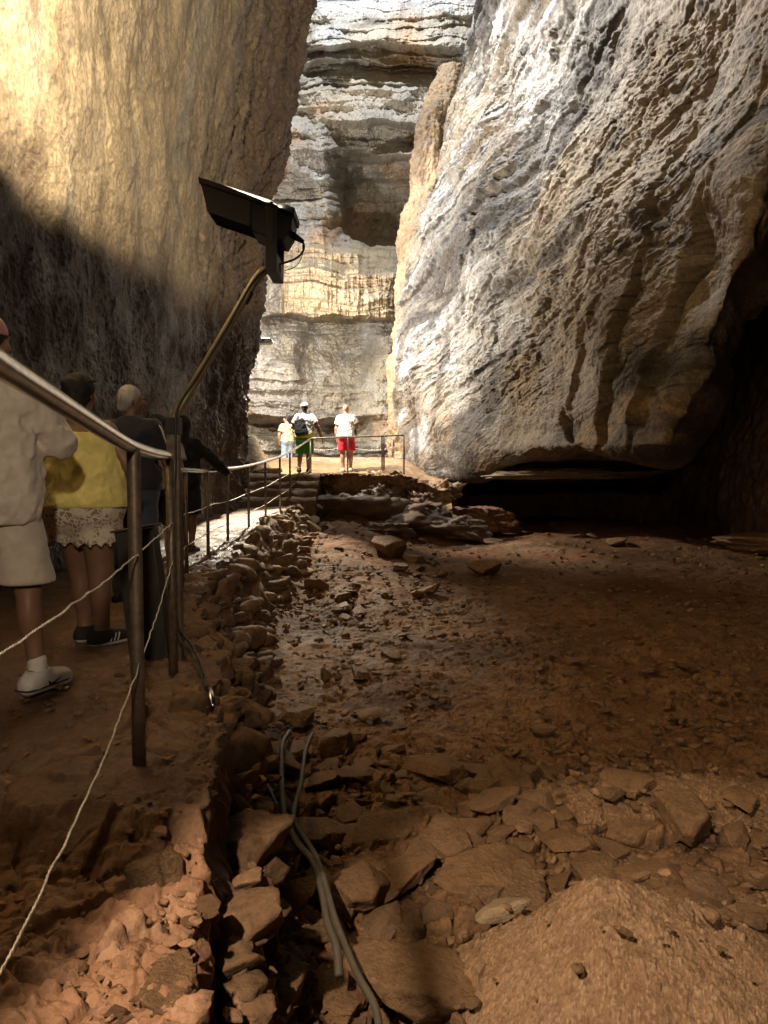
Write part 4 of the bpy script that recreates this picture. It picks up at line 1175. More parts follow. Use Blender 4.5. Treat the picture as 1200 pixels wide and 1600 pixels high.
# =================================================================== PEOPLE
class SDF:
    def __init__(s, lo, hi, vox):
        s.lo, s.vox = np.array(lo, np.float32), vox
        n = np.ceil((np.array(hi) - s.lo) / vox).astype(int) + 1
        s.ax = [s.lo[i] + vox * np.arange(n[i], dtype=np.float32) for i in range(3)]
        s.a = np.full(n, 0.3, np.float32)
    def _win(s, lo, hi):
        sl = []
        for i in range(3):
            a = int(np.clip(np.floor((lo[i] - s.lo[i]) / s.vox), 0, len(s.ax[i]) - 1))
            b = int(np.clip(np.ceil((hi[i] - s.lo[i]) / s.vox) + 1, a + 1, len(s.ax[i])))
            sl.append(slice(a, b))
        return tuple(sl)
    def _put(s, sl, d, k):
        o = s.a[sl]
        h = np.clip(.5 + .5 * (o - d) / k, 0, 1)
        s.a[sl] = o * (1 - h) + d * h - k * h * (1 - h)
    def _xyz(s, sl):
        return s.ax[0][sl[0]][:, None, None], s.ax[1][sl[1]][None, :, None], s.ax[2][sl[2]][None, None, :]
    def rc(s, a, b, ra, rb, k=.03, fx=1.0, fy=1.0):
        a, b = np.array(a, float), np.array(b, float)
        m = max(ra, rb) * max(fx, fy, 1) + k + .06
        sl = s._win(np.minimum(a, b) - m, np.maximum(a, b) + m)
        X, Y, Z = s._xyz(sl); ba = b - a
        t = np.clip(((X - a[0]) * ba[0] + (Y - a[1]) * ba[1] + (Z - a[2]) * ba[2]) / max(ba @ ba, 1e-9), 0, 1)
        qx, qy, qz = (X - a[0] - t * ba[0]) / fx, (Y - a[1] - t * ba[1]) / fy, Z - a[2] - t * ba[2]
        d = (np.sqrt(qx * qx + qy * qy + qz * qz) - (ra + (rb - ra) * t)) * min(fx, fy, 1)
        s._put(sl, d.astype(np.float32), k); return s
    def ell(s, c, r, k=.03):
        c, r = np.array(c, float), np.array(r, float)
        m = r + k + .06
        sl = s._win(c - m, c + m); X, Y, Z = s._xyz(sl)
        k0 = np.sqrt(((X - c[0]) / r[0]) ** 2 + ((Y - c[1]) / r[1]) ** 2 + ((Z - c[2]) / r[2]) ** 2)
        k1 = np.sqrt(((X - c[0]) / r[0] ** 2) ** 2 + ((Y - c[1]) / r[1] ** 2) ** 2 + ((Z - c[2]) / r[2] ** 2) ** 2) + 1e-6
        s._put(sl, (k0 * (k0 - 1) / k1).astype(np.float32), k); return s
    def cut(s, n, c, k=.006):
        """removes the side the normal points to"""
        X, Y, Z = s._xyz((slice(None),) * 3)
        d = (X - c[0]) * n[0] + (Y - c[1]) * n[1] + (Z - c[2]) * n[2]
        h = np.clip(.5 - .5 * (s.a - d) / k, 0, 1)
        s.a = (s.a * (1 - h) + d * h + k * h * (1 - h)).astype(np.float32); return s
    def wrinkle(s, amp, sx, sy, sz, seed=0, octv=3, where=None):
        m = np.abs(s.a) < .06
        i = np.argwhere(m)
        P = s.lo + i.astype(np.float32) * s.vox
        n = fbm(sc3(P, sx, sy, sz), octv, seed, .55, mode='ridge') * amp
        if where is not None:
            n = n * where(P)
        s.a[m] -= n; return s
    def mesh(s, name, mat, extra=None):
        a = s.a; n = np.array(a.shape); ins = a < 0
        c = [ins[x:n[0] - 1 + x, y:n[1] - 1 + y, z:n[2] - 1 + z] for x in (0, 1) for y in (0, 1) for z in (0, 1)]
        cnt = sum(q.astype(np.int8) for q in c)
        cells = np.argwhere((cnt > 0) & (cnt < 8))
        idx = np.full(n - 1, -1, np.int32); idx[tuple(cells.T)] = np.arange(len(cells))
        off = np.array([(x, y, z) for x in (0, 1) for y in (0, 1) for z in (0, 1)])
        v = np.stack([a[tuple((cells + o).T)] for o in off], 1)
        acc = np.zeros((len(cells), 3)); w = np.zeros(len(cells))
        for p in range(8):
            for q in range(p + 1, 8):
                if np.abs(off[p] - off[q]).sum() != 1:
                    continue
                va, vb = v[:, p], v[:, q]; m = (va < 0) != (vb < 0)
                t = np.where(m, va / np.where(m, va - vb, 1), 0)
                acc[m] += (off[p] + t[:, None] * (off[q] - off[p]))[m]; w += m
        V = s.lo + s.vox * (cells + acc / np.maximum(w, 1)[:, None])
        F = []
        for ax in range(3):
            sl0 = [slice(1, None)] * 3; sl0[ax] = slice(0, -1)
            A = ins[tuple(slice(0, -1) if i == ax else slice(1, -1) for i in range(3))]
            B = ins[tuple(slice(1, None) if i == ax else slice(1, -1) for i in range(3))]
            e = np.argwhere(A != B)
            if not len(e):
                continue
            base = e.copy()
            for i in range(3):
                if i != ax:
                    base[:, i] += 1
            u, w_ = [i for i in range(3) if i != ax]
            def cell(du, dw):
                q = base.copy(); q[:, u] += du; q[:, w_] += dw
                return idx[tuple(q.T)]
            quad = np.stack([cell(-1, -1), cell(0, -1), cell(0, 0), cell(-1, 0)], 1)
            pos = A[tuple(e.T)]
            if ax == 1:
                pos = ~pos
            quad[~pos] = quad[~pos][:, ::-1]
            F.append(quad)
        F = np.concatenate(F); F = F[(F >= 0).all(1)]
        return mesh_from(name, V, F, mat)

def skin_mat(name, c):
    m, nt, b = new_mat(name)
    tc = nd(nt, 'ShaderNodeTexCoord')
    cc = mul(nt, c, ramp(nt, noise_node(nt, tc.outputs['Object'], 14, 5), [(.3, .8), (.7, 1.0)]))
    nt.links.new(cc, b.inputs['Base Color']); b.inputs['Roughness'].default_value = .5
    b.inputs['Subsurface Weight'].default_value = .08; b.inputs['Subsurface Radius'].default_value = (.02, .008, .004)
    bp = nd(nt, 'ShaderNodeBump'); bp.inputs['Strength'].default_value = .15; bp.inputs['Distance'].default_value = .002
    nt.links.new(noise_node(nt, tc.outputs['Object'], 160, 3), bp.inputs['Height']); nt.links.new(bp.outputs[0], b.inputs['Normal'])
    return m
def cloth(name, c, scale=260, var=.18):
    return plain(name, c, .85, 0, var, 22, .35, .0015, spec=.2, sheen=.25)

class Figure:
    """bones of one standing figure, facing +y, feet at z = 0"""
    def __init__(f, H=1.75, girth=1.0, hips=1.0, **pose):
        k = H / 1.75
        f.k, f.H, f.g, f.h = k, H, girth, hips
        J = dict(head=(0, .015, 1.635), neck=(0, -.01, 1.47), chest=(0, 0, 1.30), waist=(0, .01, 1.08), pelvis=(0, 0, .95))
        for s, n in ((1, 'r'), (-1, 'l')):
            J['sh' + n] = (s * .165, -.005, 1.395); J['el' + n] = (s * .245, -.03, 1.13); J['wr' + n] = (s * .25, .05, .88)
            J['hip' + n] = (s * .09, 0, .91); J['kn' + n] = (s * .10, .02, .50); J['an' + n] = (s * .105, -.02, .09); J['toe' + n] = (s * .02, 1.0, 0)
        J.update(pose)
        f.J = {n: (np.array(p, float) * (1 if n.startswith('toe') else k)) for n, p in J.items()}
    def sdf(f, vox):
        P = np.array([p for n, p in f.J.items() if not n.startswith('toe')])
        lo, hi = P.min(0) - .30, P.max(0) + .30
        return SDF((lo[0], lo[1], -.03), (hi[0], hi[1], f.H + .10), vox)
    def torso(f, S, i=0.0, top=True, box=0.0):
        J, k, g, h = f.J, f.k, f.g, f.h
        S.rc(J['pelvis'], J['waist'], .140 * k * g * h + i, .125 * k * g + i + box, .05, 1.15, .86)
        S.rc(J['waist'], J['chest'], .125 * k * g + i + box, .140 * k * (g * .5 + .5) + i, .05, 1.15, .80)
        for s in 'lr':
            S.ell(J['hip' + s] + np.array([0, -.035 * k, .03 * k]), np.array([.10, .105, .115]) * k * (g * h) ** .8 + i, .05)
        if top:
            S.rc(J['shl'], J['shr'], .062 * k + i, .062 * k + i, .05)
            S.rc(J['chest'] + np.array([0, 0, .06 * k]), J['neck'] - np.array([0, 0, .03 * k]), .115 * k + i, .06 * k + i, .06, 1.1, .75)
    def arm(f, S, s, i=0.0, upto=2.0):
        J, k, g = f.J, f.k, f.g ** .7
        a, b, c = J['sh' + s], J['el' + s], J['wr' + s]
        u = min(upto, 1)
        S.rc(a, a + (b - a) * u, .054 * k * g + i, (.054 - .012 * u) * k * g + i, .03)
        if upto > 1:
            v = upto - 1
            S.rc(b, b + (c - b) * v * .45, .042 * k * g + i, .043 * k * g + i, .02)
            S.rc(b + (c - b) * v * .3, b + (c - b) * v, .043 * k * g + i, .029 * k * g + i, .02)
    def hand(f, S, s, curl=.5, d=None, n=None):
        J, k = f.J, f.k
        w = J['wr' + s]
        d = (w - J['el' + s]) if d is None else np.array(d, float)
        d /= np.linalg.norm(d)
        sg = 1 if s == 'r' else -1
        n = np.array([-sg, 0.0, 0]) if n is None else np.array(n, float)     # palm faces n
        n = n - d * (n @ d); n /= np.linalg.norm(n)
        side = np.cross(d, n); 
        if side[1] < 0:
            side = -side                                                   # thumb side is forward
        for q in (-.026, -.009, .009, .024):
            S.rc(w + side * q * .6 * k, w + (d * .082 + side * q) * k, .016 * k, .013 * k, .010)
        for q, L in ((-.027, .056), (-.009, .074), (.010, .080), (.028, .072)):
            b0 = w + (d * .086 + side * q) * k
            d1 = d * math.cos(curl * .6) + n * math.sin(curl * .6); d2 = d * math.cos(curl * 1.7) + n * math.sin(curl * 1.7)
            b1 = b0 + d1 * L * .5 * k; b2 = b1 + d2 * L * .5 * k
            S.rc(b0, b1, .0095 * k, .0088 * k, .004); S.rc(b1, b2, .0088 * k, .0070 * k, .004)
        t0 = w + (d * .025 + side * .028) * k; t1 = t0 + (d * .030 + side * .028 + n * .012) * k; t2 = t1 + (d * .030 + side * .006 + n * .012) * k
        S.rc(t0, t1, .013 * k, .011 * k, .008); S.rc(t1, t2, .011 * k, .008 * k, .004)
    def leg(f, S, s, i=0.0, upto=2.0, flare=0.0):
        J, k, g = f.J, f.k, f.g ** .6
        a, b, c = J['hip' + s], J['kn' + s], J['an' + s]
        u = min(upto, 1)
        S.rc(a, a + (b - a) * u, .088 * k * g * f.h + i, (.088 * f.h - .030 * u) * k * g + i + flare, .04)
        if upto > 1:
            v = upto - 1
            S.rc(b, b + (c - b) * v, .055 * k * g + i, (.055 - .019 * v) * k * g + i + flare, .03)
            m = b + (c - b) * .30
            if v > .4:
                S.ell(m + np.array([0, -.018 * k, 0]), np.array([.050, .055, .12]) * k * g + i, .03)
    def foot(f, S, s, i=0.0):
        J, k = f.J, f.k
        a = J['an' + s]; t = np.array([J['toe' + s][0], J['toe' + s][1], 0]); t /= np.linalg.norm(t)
        z = a[2] - .09 * k
        hl = np.array([a[0], a[1], z + .045 * k]) - t * .045 * k; tp = np.array([a[0], a[1], z + .032 * k]) + t * .15 * k
        S.rc(a, hl, .036 * k + i, .036 * k + i, .03)
        S.rc(hl, tp, .040 * k + i, .034 * k + i, .03)
        S.rc(a + np.array([0, 0, -.02]) * k, tp, .036 * k + i, .030 * k + i, .03)
        return hl, tp, t, z
    def headp(f, S, face=0.0, i=0.0, ears=True):
        """face: yaw of the head in radians, positive turns to the figure's right"""
        k = f.k; c = f.J['head']; cs, sn = math.cos(face), math.sin(face)
        fw = np.array([sn, cs, 0]); rt = np.array([cs, -sn, 0]); up = np.array([0, 0, 1.0])
        f.fw, f.rt = fw, rt
        P = lambda x, y, z: c + (rt * x + fw * y + up * z) * k
        S.rc(f.J['neck'] - np.array([0, 0, .05 * k]), P(0, -.005, -.05), .058 * k, .054 * k, .03)
        S.ell(P(0, -.012, .022), (.076 * k, .092 * k, .092 * k), .03)
        S.rc(P(0, .03, -.055), P(0, .055, -.075), .055 * k, .030 * k, .03)
        S.rc(P(-.03, .062, -.02), P(.03, .062, -.02), .028 * k, .028 * k, .03)
        S.rc(P(0, .082, .018), P(0, .104, -.022), .010 * k, .015 * k, .012)
        S.rc(P(-.032, .078, .028), P(.032, .078, .028), .014 * k, .014 * k, .012)
        S.rc(P(-.018, .086, -.052), P(.018, .086, -.052), .009 * k, .009 * k, .006)
        for q in (-1, 1):
            if ears:
                S.ell(P(q * .080, -.008, -.005), (.013 * k, .020 * k, .032 * k), .008)
        return P

def person(name_label, loc, rz, fig, vox, skin, build, group=None, face=0.0, hands=('l', 'r'), curl=.5):
    """body is one continuous mesh; hair and clothing are its children"""
    S = fig.sdf(vox)
    fig.torso(S)
    for s in 'lr':
        fig.arm(S, s); fig.leg(S, s); fig.foot(S, s)
        fig.hand(S, s, **(build.get('hand_' + s) or {'curl': curl}))
    P = fig.headp(S, face)
    o = link('person', S.mesh('person', skin), label=name_label, category='person')
    o.location = loc; o.rotation_euler = (0, 0, rz)
    for item in build['wear']:
        item(fig, o, vox, P)
    return o

def shirt(mat, hem, sleeve=.62, loose=.016, seed=1, amp=.012, box=.02, name='shirt', neck=None, tank=False):
    def mk(f, o, vox, P):
        S = f.sdf(vox); k = f.k
        f.torso(S, loose, top=not tank, box=box)
        S.rc((f.J['pelvis'][0], 0, hem - .10), f.J['chest'], .150 * k * f.g * f.h + loose, .145 * k * (f.g * .5 + .5) + loose, .05, 1.15, .86)
        if not tank:
            for s in 'lr':
                f.arm(S, s, loose + .010, sleeve)
                if sleeve < 1:
                    e = f.J['sh' + s] + (f.J['el' + s] - f.J['sh' + s]) * sleeve
                    S.rc(f.J['sh' + s], e, .056 * k + loose, .056 * k + loose + .012, .03)
                    d = (f.J['el' + s] - f.J['sh' + s]); d /= np.linalg.norm(d)
                    # trims the round end of the sleeve
                    sl = S._win(e - .13, e + .13); X, Y, Z = S._xyz(sl)
                    pl = (X - e[0]) * d[0] + (Y - e[1]) * d[1] + (Z - e[2]) * d[2]
                    lat = np.sqrt((X - e[0]) ** 2 + (Y - e[1]) ** 2 + (Z - e[2]) ** 2)
                    inside = lat < .115
                    S.a[sl] = np.where(inside & (pl > 0), np.maximum(S.a[sl], pl), S.a[sl])
        S.wrinkle(amp * 1.3, 5, 5, 4.5, seed); S.wrinkle(amp * .5, 14, 14, 9, seed + 40)
        S.cut((0, 0, -1), (0, 0, hem))
        S.cut((0, .25, 1), (0, 0, (neck or (f.J['neck'][2] + .035 * k))))
        link(name, S.mesh(name, mat), o)
    return mk
def shorts(mat, hem, loose=.018, flare=.02, seed=2, amp=.010, waist=None, name='shorts', scallop=0.0):
    def mk(f, o, vox, P):
        S = f.sdf(vox); k = f.k
        f.torso(S, loose, top=False)
        for s in 'lr':
            a, b = f.J['hip' + s], f.J['kn' + s]
            u = (a[2] - hem + .06) / (a[2] - b[2])
            S.rc(a, a + (b - a) * u, .092 * k * f.g ** .6 * f.h + loose, .075 * k * f.g ** .6 * f.h + loose + flare, .02)
        S.wrinkle(amp, 6, 6, 5, seed)
        if scallop:
            X, Y, Z = S._xyz((slice(None),) * 3)
            S.a = np.maximum(S.a, hem + scallop * np.abs(np.sin((X * 1.0 + Y * .8) * 46)) - Z).astype(np.float32)
        else:
            S.cut((0, 0, -1), (0, 0, hem))
        S.cut((0, 0, 1), (0, 0, waist or f.J['waist'][2] - .02))
        link(name, S.mesh(name, mat), o)
    return mk
def trousers(mat, seed=3, loose=.014, waist=None):
    def mk(f, o, vox, P):
        S = f.sdf(vox)
        f.torso(S, loose, top=False)
        for s in 'lr':
            f.leg(S, s, loose, 2.0, .012)
        S.wrinkle(.012, 5, 5, 8, seed); S.cut((0, 0, 1), (0, 0, waist or f.J['waist'][2] - .02)); S.cut((0, 0, -1), (0, 0, .05))
        link('trousers', S.mesh('trousers', mat), o)
    return mk
def shoes(upper, sole, stripes=None, sock=None, tick=None, sides='lr'):
    def mk(f, o, vox, P):
        v = min(vox, .006)
        for s in sides:
            a = f.J['an' + s]; k = f.k
            S = SDF(a - np.array([.2, .28, .1]), a + np.array([.2, .28, .12]), v)
            hl, tp, t, z = f.foot(S, s, .012)
            S.rc(a, a + np.array([0, 0, .012]), .046 * k, .046 * k, .02)
            S.cut((0, 0, -1), (0, 0, z + .022)); S.cut((0, 0, 1), (0, 0, a[2] + .018))
            sh = link('shoe', S.mesh('shoe', upper), o)
            Q = SDF(a - np.array([.2, .28, .12]), a + np.array([.2, .28, .06]), v)
            Q.rc(hl - t * .006, tp, .052 * k, .050 * k, .01); mid = (hl + tp) / 2
            Q.cut((0, 0, -1), (0, 0, z + .001)); Q.cut((0, 0, 1), (0, 0, z + .030))
            link('sole', Q.mesh('sole', sole), sh)
            rt = np.array([t[1], -t[0], 0])
            if sock:
                K = SDF(a - .12, a + .14, v); K.rc(a - np.array([0, 0, .02]), a + np.array([0, 0, .055]), .043 * k, .043 * k, .01); K.wrinkle(.004, 8, 8, 60, 5)
                link('sock', K.mesh('sock', sock), o)
            if stripes:
                for q in range(3):
                    c = hl + t * (.065 + q * .028) * k
                    for sd in (-1, 1):
                        pts = [c + rt * sd * .0535 * k + np.array([0, 0, -.012]), c + rt * sd * .051 * k + t * .012 + np.array([0, 0, .012]), c + rt * sd * .043 * k + t * .022 + np.array([0, 0, .030])]
                        MB().tube(curve_pts(pts, 8), .0055, 6).build('stripe', stripes, sh, True)
            lc = MB()
            for q in range(5):
                c = a + t * (.055 + .018 * q) * k + np.array([0, 0, (-.008 - .0065 * q)]) * k
                lc.tube(curve_pts([c - rt * .024 + np.array([0, 0, -.004]), c + np.array([0, 0, .012]), c + rt * .024 + np.array([0, 0, -.004])], 8), .0035, 6)
            lc.build('laces', sole, sh, True)
            if tick:
                w = [hl - t * .062 * k, hl - t * .045 * k + rt * .046 * k, hl + t * .06 * k + rt * .054 * k, tp + rt * .048 * k, tp + t * .052 * k]
                for sd in (1, -1):
                    q = np.array([(m_ - (m_ - hl) @ rt * rt + rt * abs((m_ - hl) @ rt) * sd) for m_ in w]); q[:, 2] = z + .031
                    MB().tube(curve_pts(q, 30), .0035, 6).build('sole_line', tick, sh, True)
                for sd in (-1, 1):
                    c = hl + t * .085 * k + rt * sd * .0575 * k
                    pts = [c - t * .03 + np.array([0, 0, .012]), c - t * .018 + np.array([0, 0, -.006]), c + t * .02 + np.array([0, 0, .002]), c + t * .055 - rt * sd * .004 + np.array([0, 0, .014])]
                    MB().tube(curve_pts(pts, 14), np.interp(np.linspace(0, 1, 14), [0, .3, 1], [.003, .006, .0015]), 6).build('tick_mark', tick, sh, True)
    return mk
def hair(mat, length=0.0, thick=.012, amp=.010, bun=False, seed=4, front=.055):
    def mk(f, o, vox, P):
        S = f.sdf(min(vox, .009)); k = f.k
        S.ell(P(0, -.020, .030), ((.076 + thick) * k, (.090 + thick) * k, (.088 + thick) * k), .03)
        S.rc(P(0, -.05, .0), P(0, -.065, -.045), .062 * k, .052 * k, .03)
        if length:
            S.rc(P(0, -.05, 0), P(0, -.075, -length), .075 * k, .065 * k, .03)
        if bun:
            S.ell(P(0, -.11, .055), (.045 * k, .042 * k, .042 * k), .01)
        S.wrinkle(amp, 30, 30, 12, seed)
        n = f.fw * .9 - np.array([0, 0, .55]); n = n / np.linalg.norm(n)
        S.cut(n, P(0, .045, .02), .01)
        if not length:
            S.cut((0, 0, -1), P(0, 0, -.085), .01)
        link('hair', S.mesh('hair', mat), o)
    return mk
def cap(mat, brim=True, back=False, name='cap'):
    def mk(f, o, vox, P):
        S = f.sdf(min(vox, .008)); k = f.k
        S.ell(P(0, -.014, .036), (.097 * k, .113 * k, .106 * k), .01)
        S.cut((0, 0, -1), P(0, 0, .030), .004)
        if brim:
            y = -.12 if back else .13
            S.rc(P(-.03, y * .7, .036), P(.03, y * .7, .036), .05 * k, .05 * k, .01, 1, 1)
            S.cut((0, 0, -1), P(0, 0, .026), .004)
        link(name, S.mesh(name, mat), o)
    return mk

SK_tan = skin_mat('tanned_skin', (.25, .135, .085)); SK_fair = skin_mat('fair_skin', (.52, .32, .23)); SK_red = skin_mat('sunburnt_skin', (.50, .26, .18))
H_dark = plain('dark_hair', (.014, .010, .008), .75, 0, .4, 60, .6, .004, stretch=(1, 1, .15))
H_grey = plain('grey_hair', (.50, .48, .46), .5, 0, .35, 60, .6, .004, stretch=(1, 1, .15))
C_beige = cloth('beige_cotton', (.64, .58, .50)); C_beige2 = cloth('beige_shorts_cotton', (.62, .56, .47))
C_yel = cloth('yellow_cotton', (.86, .76, .26)); C_navy = cloth('navy_cotton', (.022, .024, .035)); C_jean = cloth('denim', (.07, .085, .12))
C_pink = cloth('pale_pink_cotton', (.45, .33, .28)); C_blk = cloth('black_cotton', (.012, .012, .013)); C_blk2 = cloth('black_shorts_cotton', (.016, .015, .015))
C_white = cloth('white_cotton', (.75, .73, .70), var=.08); C_lgrey = cloth('light_grey_cotton', (.55, .55, .53)); C_green = cloth('green_cotton', (.035, .20, .02)); C_lime = cloth('lime_cotton', (.70, .66, .12))
C_red = cloth('red_cotton', (.60, .02, .05)); C_lblue = cloth('pale_denim', (.30, .38, .46)); C_bag = plain('black_nylon', (.012, .012, .014), .6, 0, .2, 40)
C_bag2 = plain('dark_grey_nylon', (.07, .065, .06), .6, 0, .2, 40); C_capg = cloth('grey_cap_cotton', (.42, .42, .42)); C_pcap = cloth('dusty_pink_cotton', (.50, .24, .22))
S_white = plain('white_shoe', (.62, .60, .57), .5, 0, .2, 40); S_sole = plain('pale_sole', (.66, .63, .58), .6, 0, .15, 30); S_blk = plain('black_suede', (.018, .016, .016), .8, 0, .3, 60)
C_sock = cloth('white_sock', (.68, .66, .62))
def lace_mat():
    m, nt, b = new_mat('cream_lace')
    tc = nd(nt, 'ShaderNodeTexCoord')
    nz = nd(nt, 'ShaderNodeTexNoise'); nz.inputs['Scale'].default_value = 14
    nt.links.new(tc.outputs['Object'], nz.inputs['Vector'])
    ad = nd(nt, 'ShaderNodeMix', data_type='VECTOR'); ad.inputs[0].default_value = .07
    nt.links.new(tc.outputs['Object'], ad.inputs[4]); nt.links.new(nz.outputs['Color'], ad.inputs[5])
    v = nd(nt, 'ShaderNodeTexVoronoi', feature='DISTANCE_TO_EDGE'); v.inputs['Scale'].default_value = 38
    nt.links.new(ad.outputs[1], v.inputs['Vector'])
    v2 = nd(nt, 'ShaderNodeTexVoronoi'); v2.inputs['Scale'].default_value = 9
    nt.links.new(tc.outputs['Object'], v2.inputs['Vector'])
    hole = ramp(nt, v.outputs['Distance'], [(.10, 0.0), (.17, 1.0)])
    zone = ramp(nt, v2.outputs['Distance'], [(.30, 0.15), (.48, 1.0)])
    hz = mul(nt, hole, zone)
    c = nd(nt, 'ShaderNodeMix', data_type='RGBA'); nt.links.new(hz, c.inputs[0])
    c.inputs[6].default_value = (.72, .66, .54, 1); c.inputs[7].default_value = (.34, .26, .19, 1)
    nt.links.new(c.outputs[2], b.inputs['Base Color']); b.inputs['Roughness'].default_value = .9; b.inputs['Specular IOR Level'].default_value = .2
    bp = nd(nt, 'ShaderNodeBump', invert=True); bp.inputs['Strength'].default_value = .7; bp.inputs['Distance'].default_value = .004
    nt.links.new(hz, bp.inputs['Height']); nt.links.new(bp.outputs[0], b.inputs['Normal'])
    return m
C_lace = lace_mat()
def floral_mat():
    m, nt, b = new_mat('floral_cotton')
    tc = nd(nt, 'ShaderNodeTexCoord')
    v = nd(nt, 'ShaderNodeTexVoronoi'); v.inputs['Scale'].default_value = 16; nt.links.new(tc.outputs['Object'], v.inputs['Vector'])
    nt.links.new(ramp(nt, v.outputs['Distance'], [(.25, (.10, .14, .08)), (.45, (.42, .40, .16)), (.6, (.55, .50, .32))]), b.inputs['Base Color'])
    b.inputs['Roughness'].default_value = .85
    return m
C_floral = floral_mat()

# 1 man in beige at the left frame edge
f1 = Figure(1.74, 1.0, toer=(.45, 1, 0), anr=(.17, .05, .09), knr=(.13, .06, .50), anl=(-.12, -.12, .09), elr=(.27, .10, 1.19), wrr=(.16, .32, 1.20), ell=(-.28, .08, 1.17), wrl=(-.18, .30, 1.17))
person('man in a loose beige tee shirt and beige shorts, cropped by the left frame edge', (-1.80, 3.38, .005), R(4), f1, .010, SK_tan,
       dict(wear=[shirt(C_beige, .80, 1.0, .026, 1, .022, .02), shorts(C_beige2, .52, .022, .03, 2, .010), shoes(S_white, S_sole, sock=C_sock, tick=S_blk), hair(H_dark, 0, .014), cap(C_pcap, True, True)]), face=R(35))
# 2 woman in yellow
def straps(f, o, vox, P):
    k = f.k
    for s in (-1, 1):
        MB().tube(curve_pts([(s * .105 * k, -.135 * k, 1.22 * k), (s * .11 * k, -.118 * k, 1.33 * k), (s * .105 * k, -.06 * k, 1.455 * k), (s * .10 * k, .04 * k, 1.43 * k), (s * .095 * k, .12 * k, 1.30 * k)], 30), .012, 8).build('strap', C_yel, o, True)
def glasses(f, o, vox, P):
    k = f.k
    q = [P(-.082, -.03, .075), P(-.084, .03, .085), P(-.06, .075, .095), P(0, .088, .098), P(.06, .075, .095), P(.084, .03, .085), P(.082, -.03, .075)]
    MB().tube(curve_pts(q, 40), .006 * k, 8).build('sunglasses', S_blk, o, True)
f2 = Figure(1.60, 1.46, 1.08, toer=(.55, 1, 0), anr=(.10, .03, .09), anl=(-.08, .16, .09), knl=(-.09, .14, .5), elr=(.30, .02, 1.18), wrr=(.20, .26, 1.16), ell=(-.31, 0, 1.17), wrl=(-.2, .25, 1.13))
person('woman in a yellow strappy top and cream lace shorts, seen from behind', (-1.78, 4.36, 0), R(-4), f2, .009, SK_tan,
       dict(wear=[shirt(C_yel, .835, 0, .022, 5, .016, .0, name='top', neck=1.235, tank=True), straps, shorts(C_lace, .60, .022, .035, 6, .006, scallop=.03), shoes(S_blk, S_sole, stripes=S_sole), hair(H_dark, .10, .02, bun=True), glasses]), face=R(15))
# 3 grey haired man
def sleeve_stripe(f, o, vox, P):
    a, b = f.J['shr'], f.J['elr']; n = np.array([.9, -.4, .1]); n /= np.linalg.norm(n)
    pts = [a + np.array([-.05, -.03, .085]), a + n * .088 + np.array([0, 0, .03]), a + (b - a) * .35 + n * .090, a + (b - a) * .62 + n * .088]
    MB().tube(curve_pts(pts, 24), .006, 6).build('piping', C_white, o, True)
f3 = Figure(1.70, 1.12, elr=(.28, .04, 1.15), wrr=(.24, .25, 1.07), ell=(-.27, .05, 1.13), wrl=(-.2, .25, 1.1))
person('grey haired man in a navy shirt with white piping and jeans', (-1.97, 5.8, 0), R(-6), f3, .010, SK_tan,
       dict(wear=[shirt(C_navy, .90, .80, .022, 7, .012, .012), trousers(C_jean), sleeve_stripe, shoes(S_blk, S_sole), hair(H_grey, 0, .014, .008)]), face=R(55))
# 4 person in pale pink
f4 = Figure(1.58, 1.0)
person('person in a pale pink top with tied dark hair, half hidden behind the lamp post', (-2.20, 7.25, 0), R(0), f4, .012, SK_fair,
       dict(wear=[shirt(C_pink, .86, .5, .016, 8, .012), shorts(C_blk2, .52, .015, .015, 9), shoes(S_white, S_sole, sock=C_sock), hair(H_dark, .06, .02, bun=True)]), face=R(20))
# 5 person in black holding the rail
def hood(f, o, vox, P):
    S = f.sdf(.010); k = f.k
    S.ell(P(0, -.02, .022), (.102 * k, .118 * k, .122 * k), .02); S.rc(P(0, -.04, -.05), f.J['neck'] - np.array([0, .02, .02]), .09 * k, .10 * k, .04)
    S.wrinkle(.01, 8, 8, 8, 3); S.cut(f.fw, P(0, .055, 0), .01)
    link('hood', S.mesh('hood', C_blk), o)
f5 = Figure(1.72, .98, elr=(.36, .10, 1.20), wrr=(.44, .30, 1.05), ell=(-.25, .0, 1.13), wrl=(-.12, .20, 1.08), knl=(-.10, .10, .52), anl=(-.10, .16, .09), anr=(.10, -.05, .09))
person('person in a black hooded top and black shorts with one hand on the far railing', (-2.52, 9.35, 0), R(-8), f5, .010, SK_tan,
       dict(hand_r=dict(curl=1.0, d=(.5, .7, -.25), n=(0, 0, -1)), wear=[shirt(C_blk, .84, 2.0, .018, 10, .012, name='hooded_top'), hood, shorts(C_blk2, .50, .02, .025, 11), shoes(S_blk, S_sole)]), face=R(10))
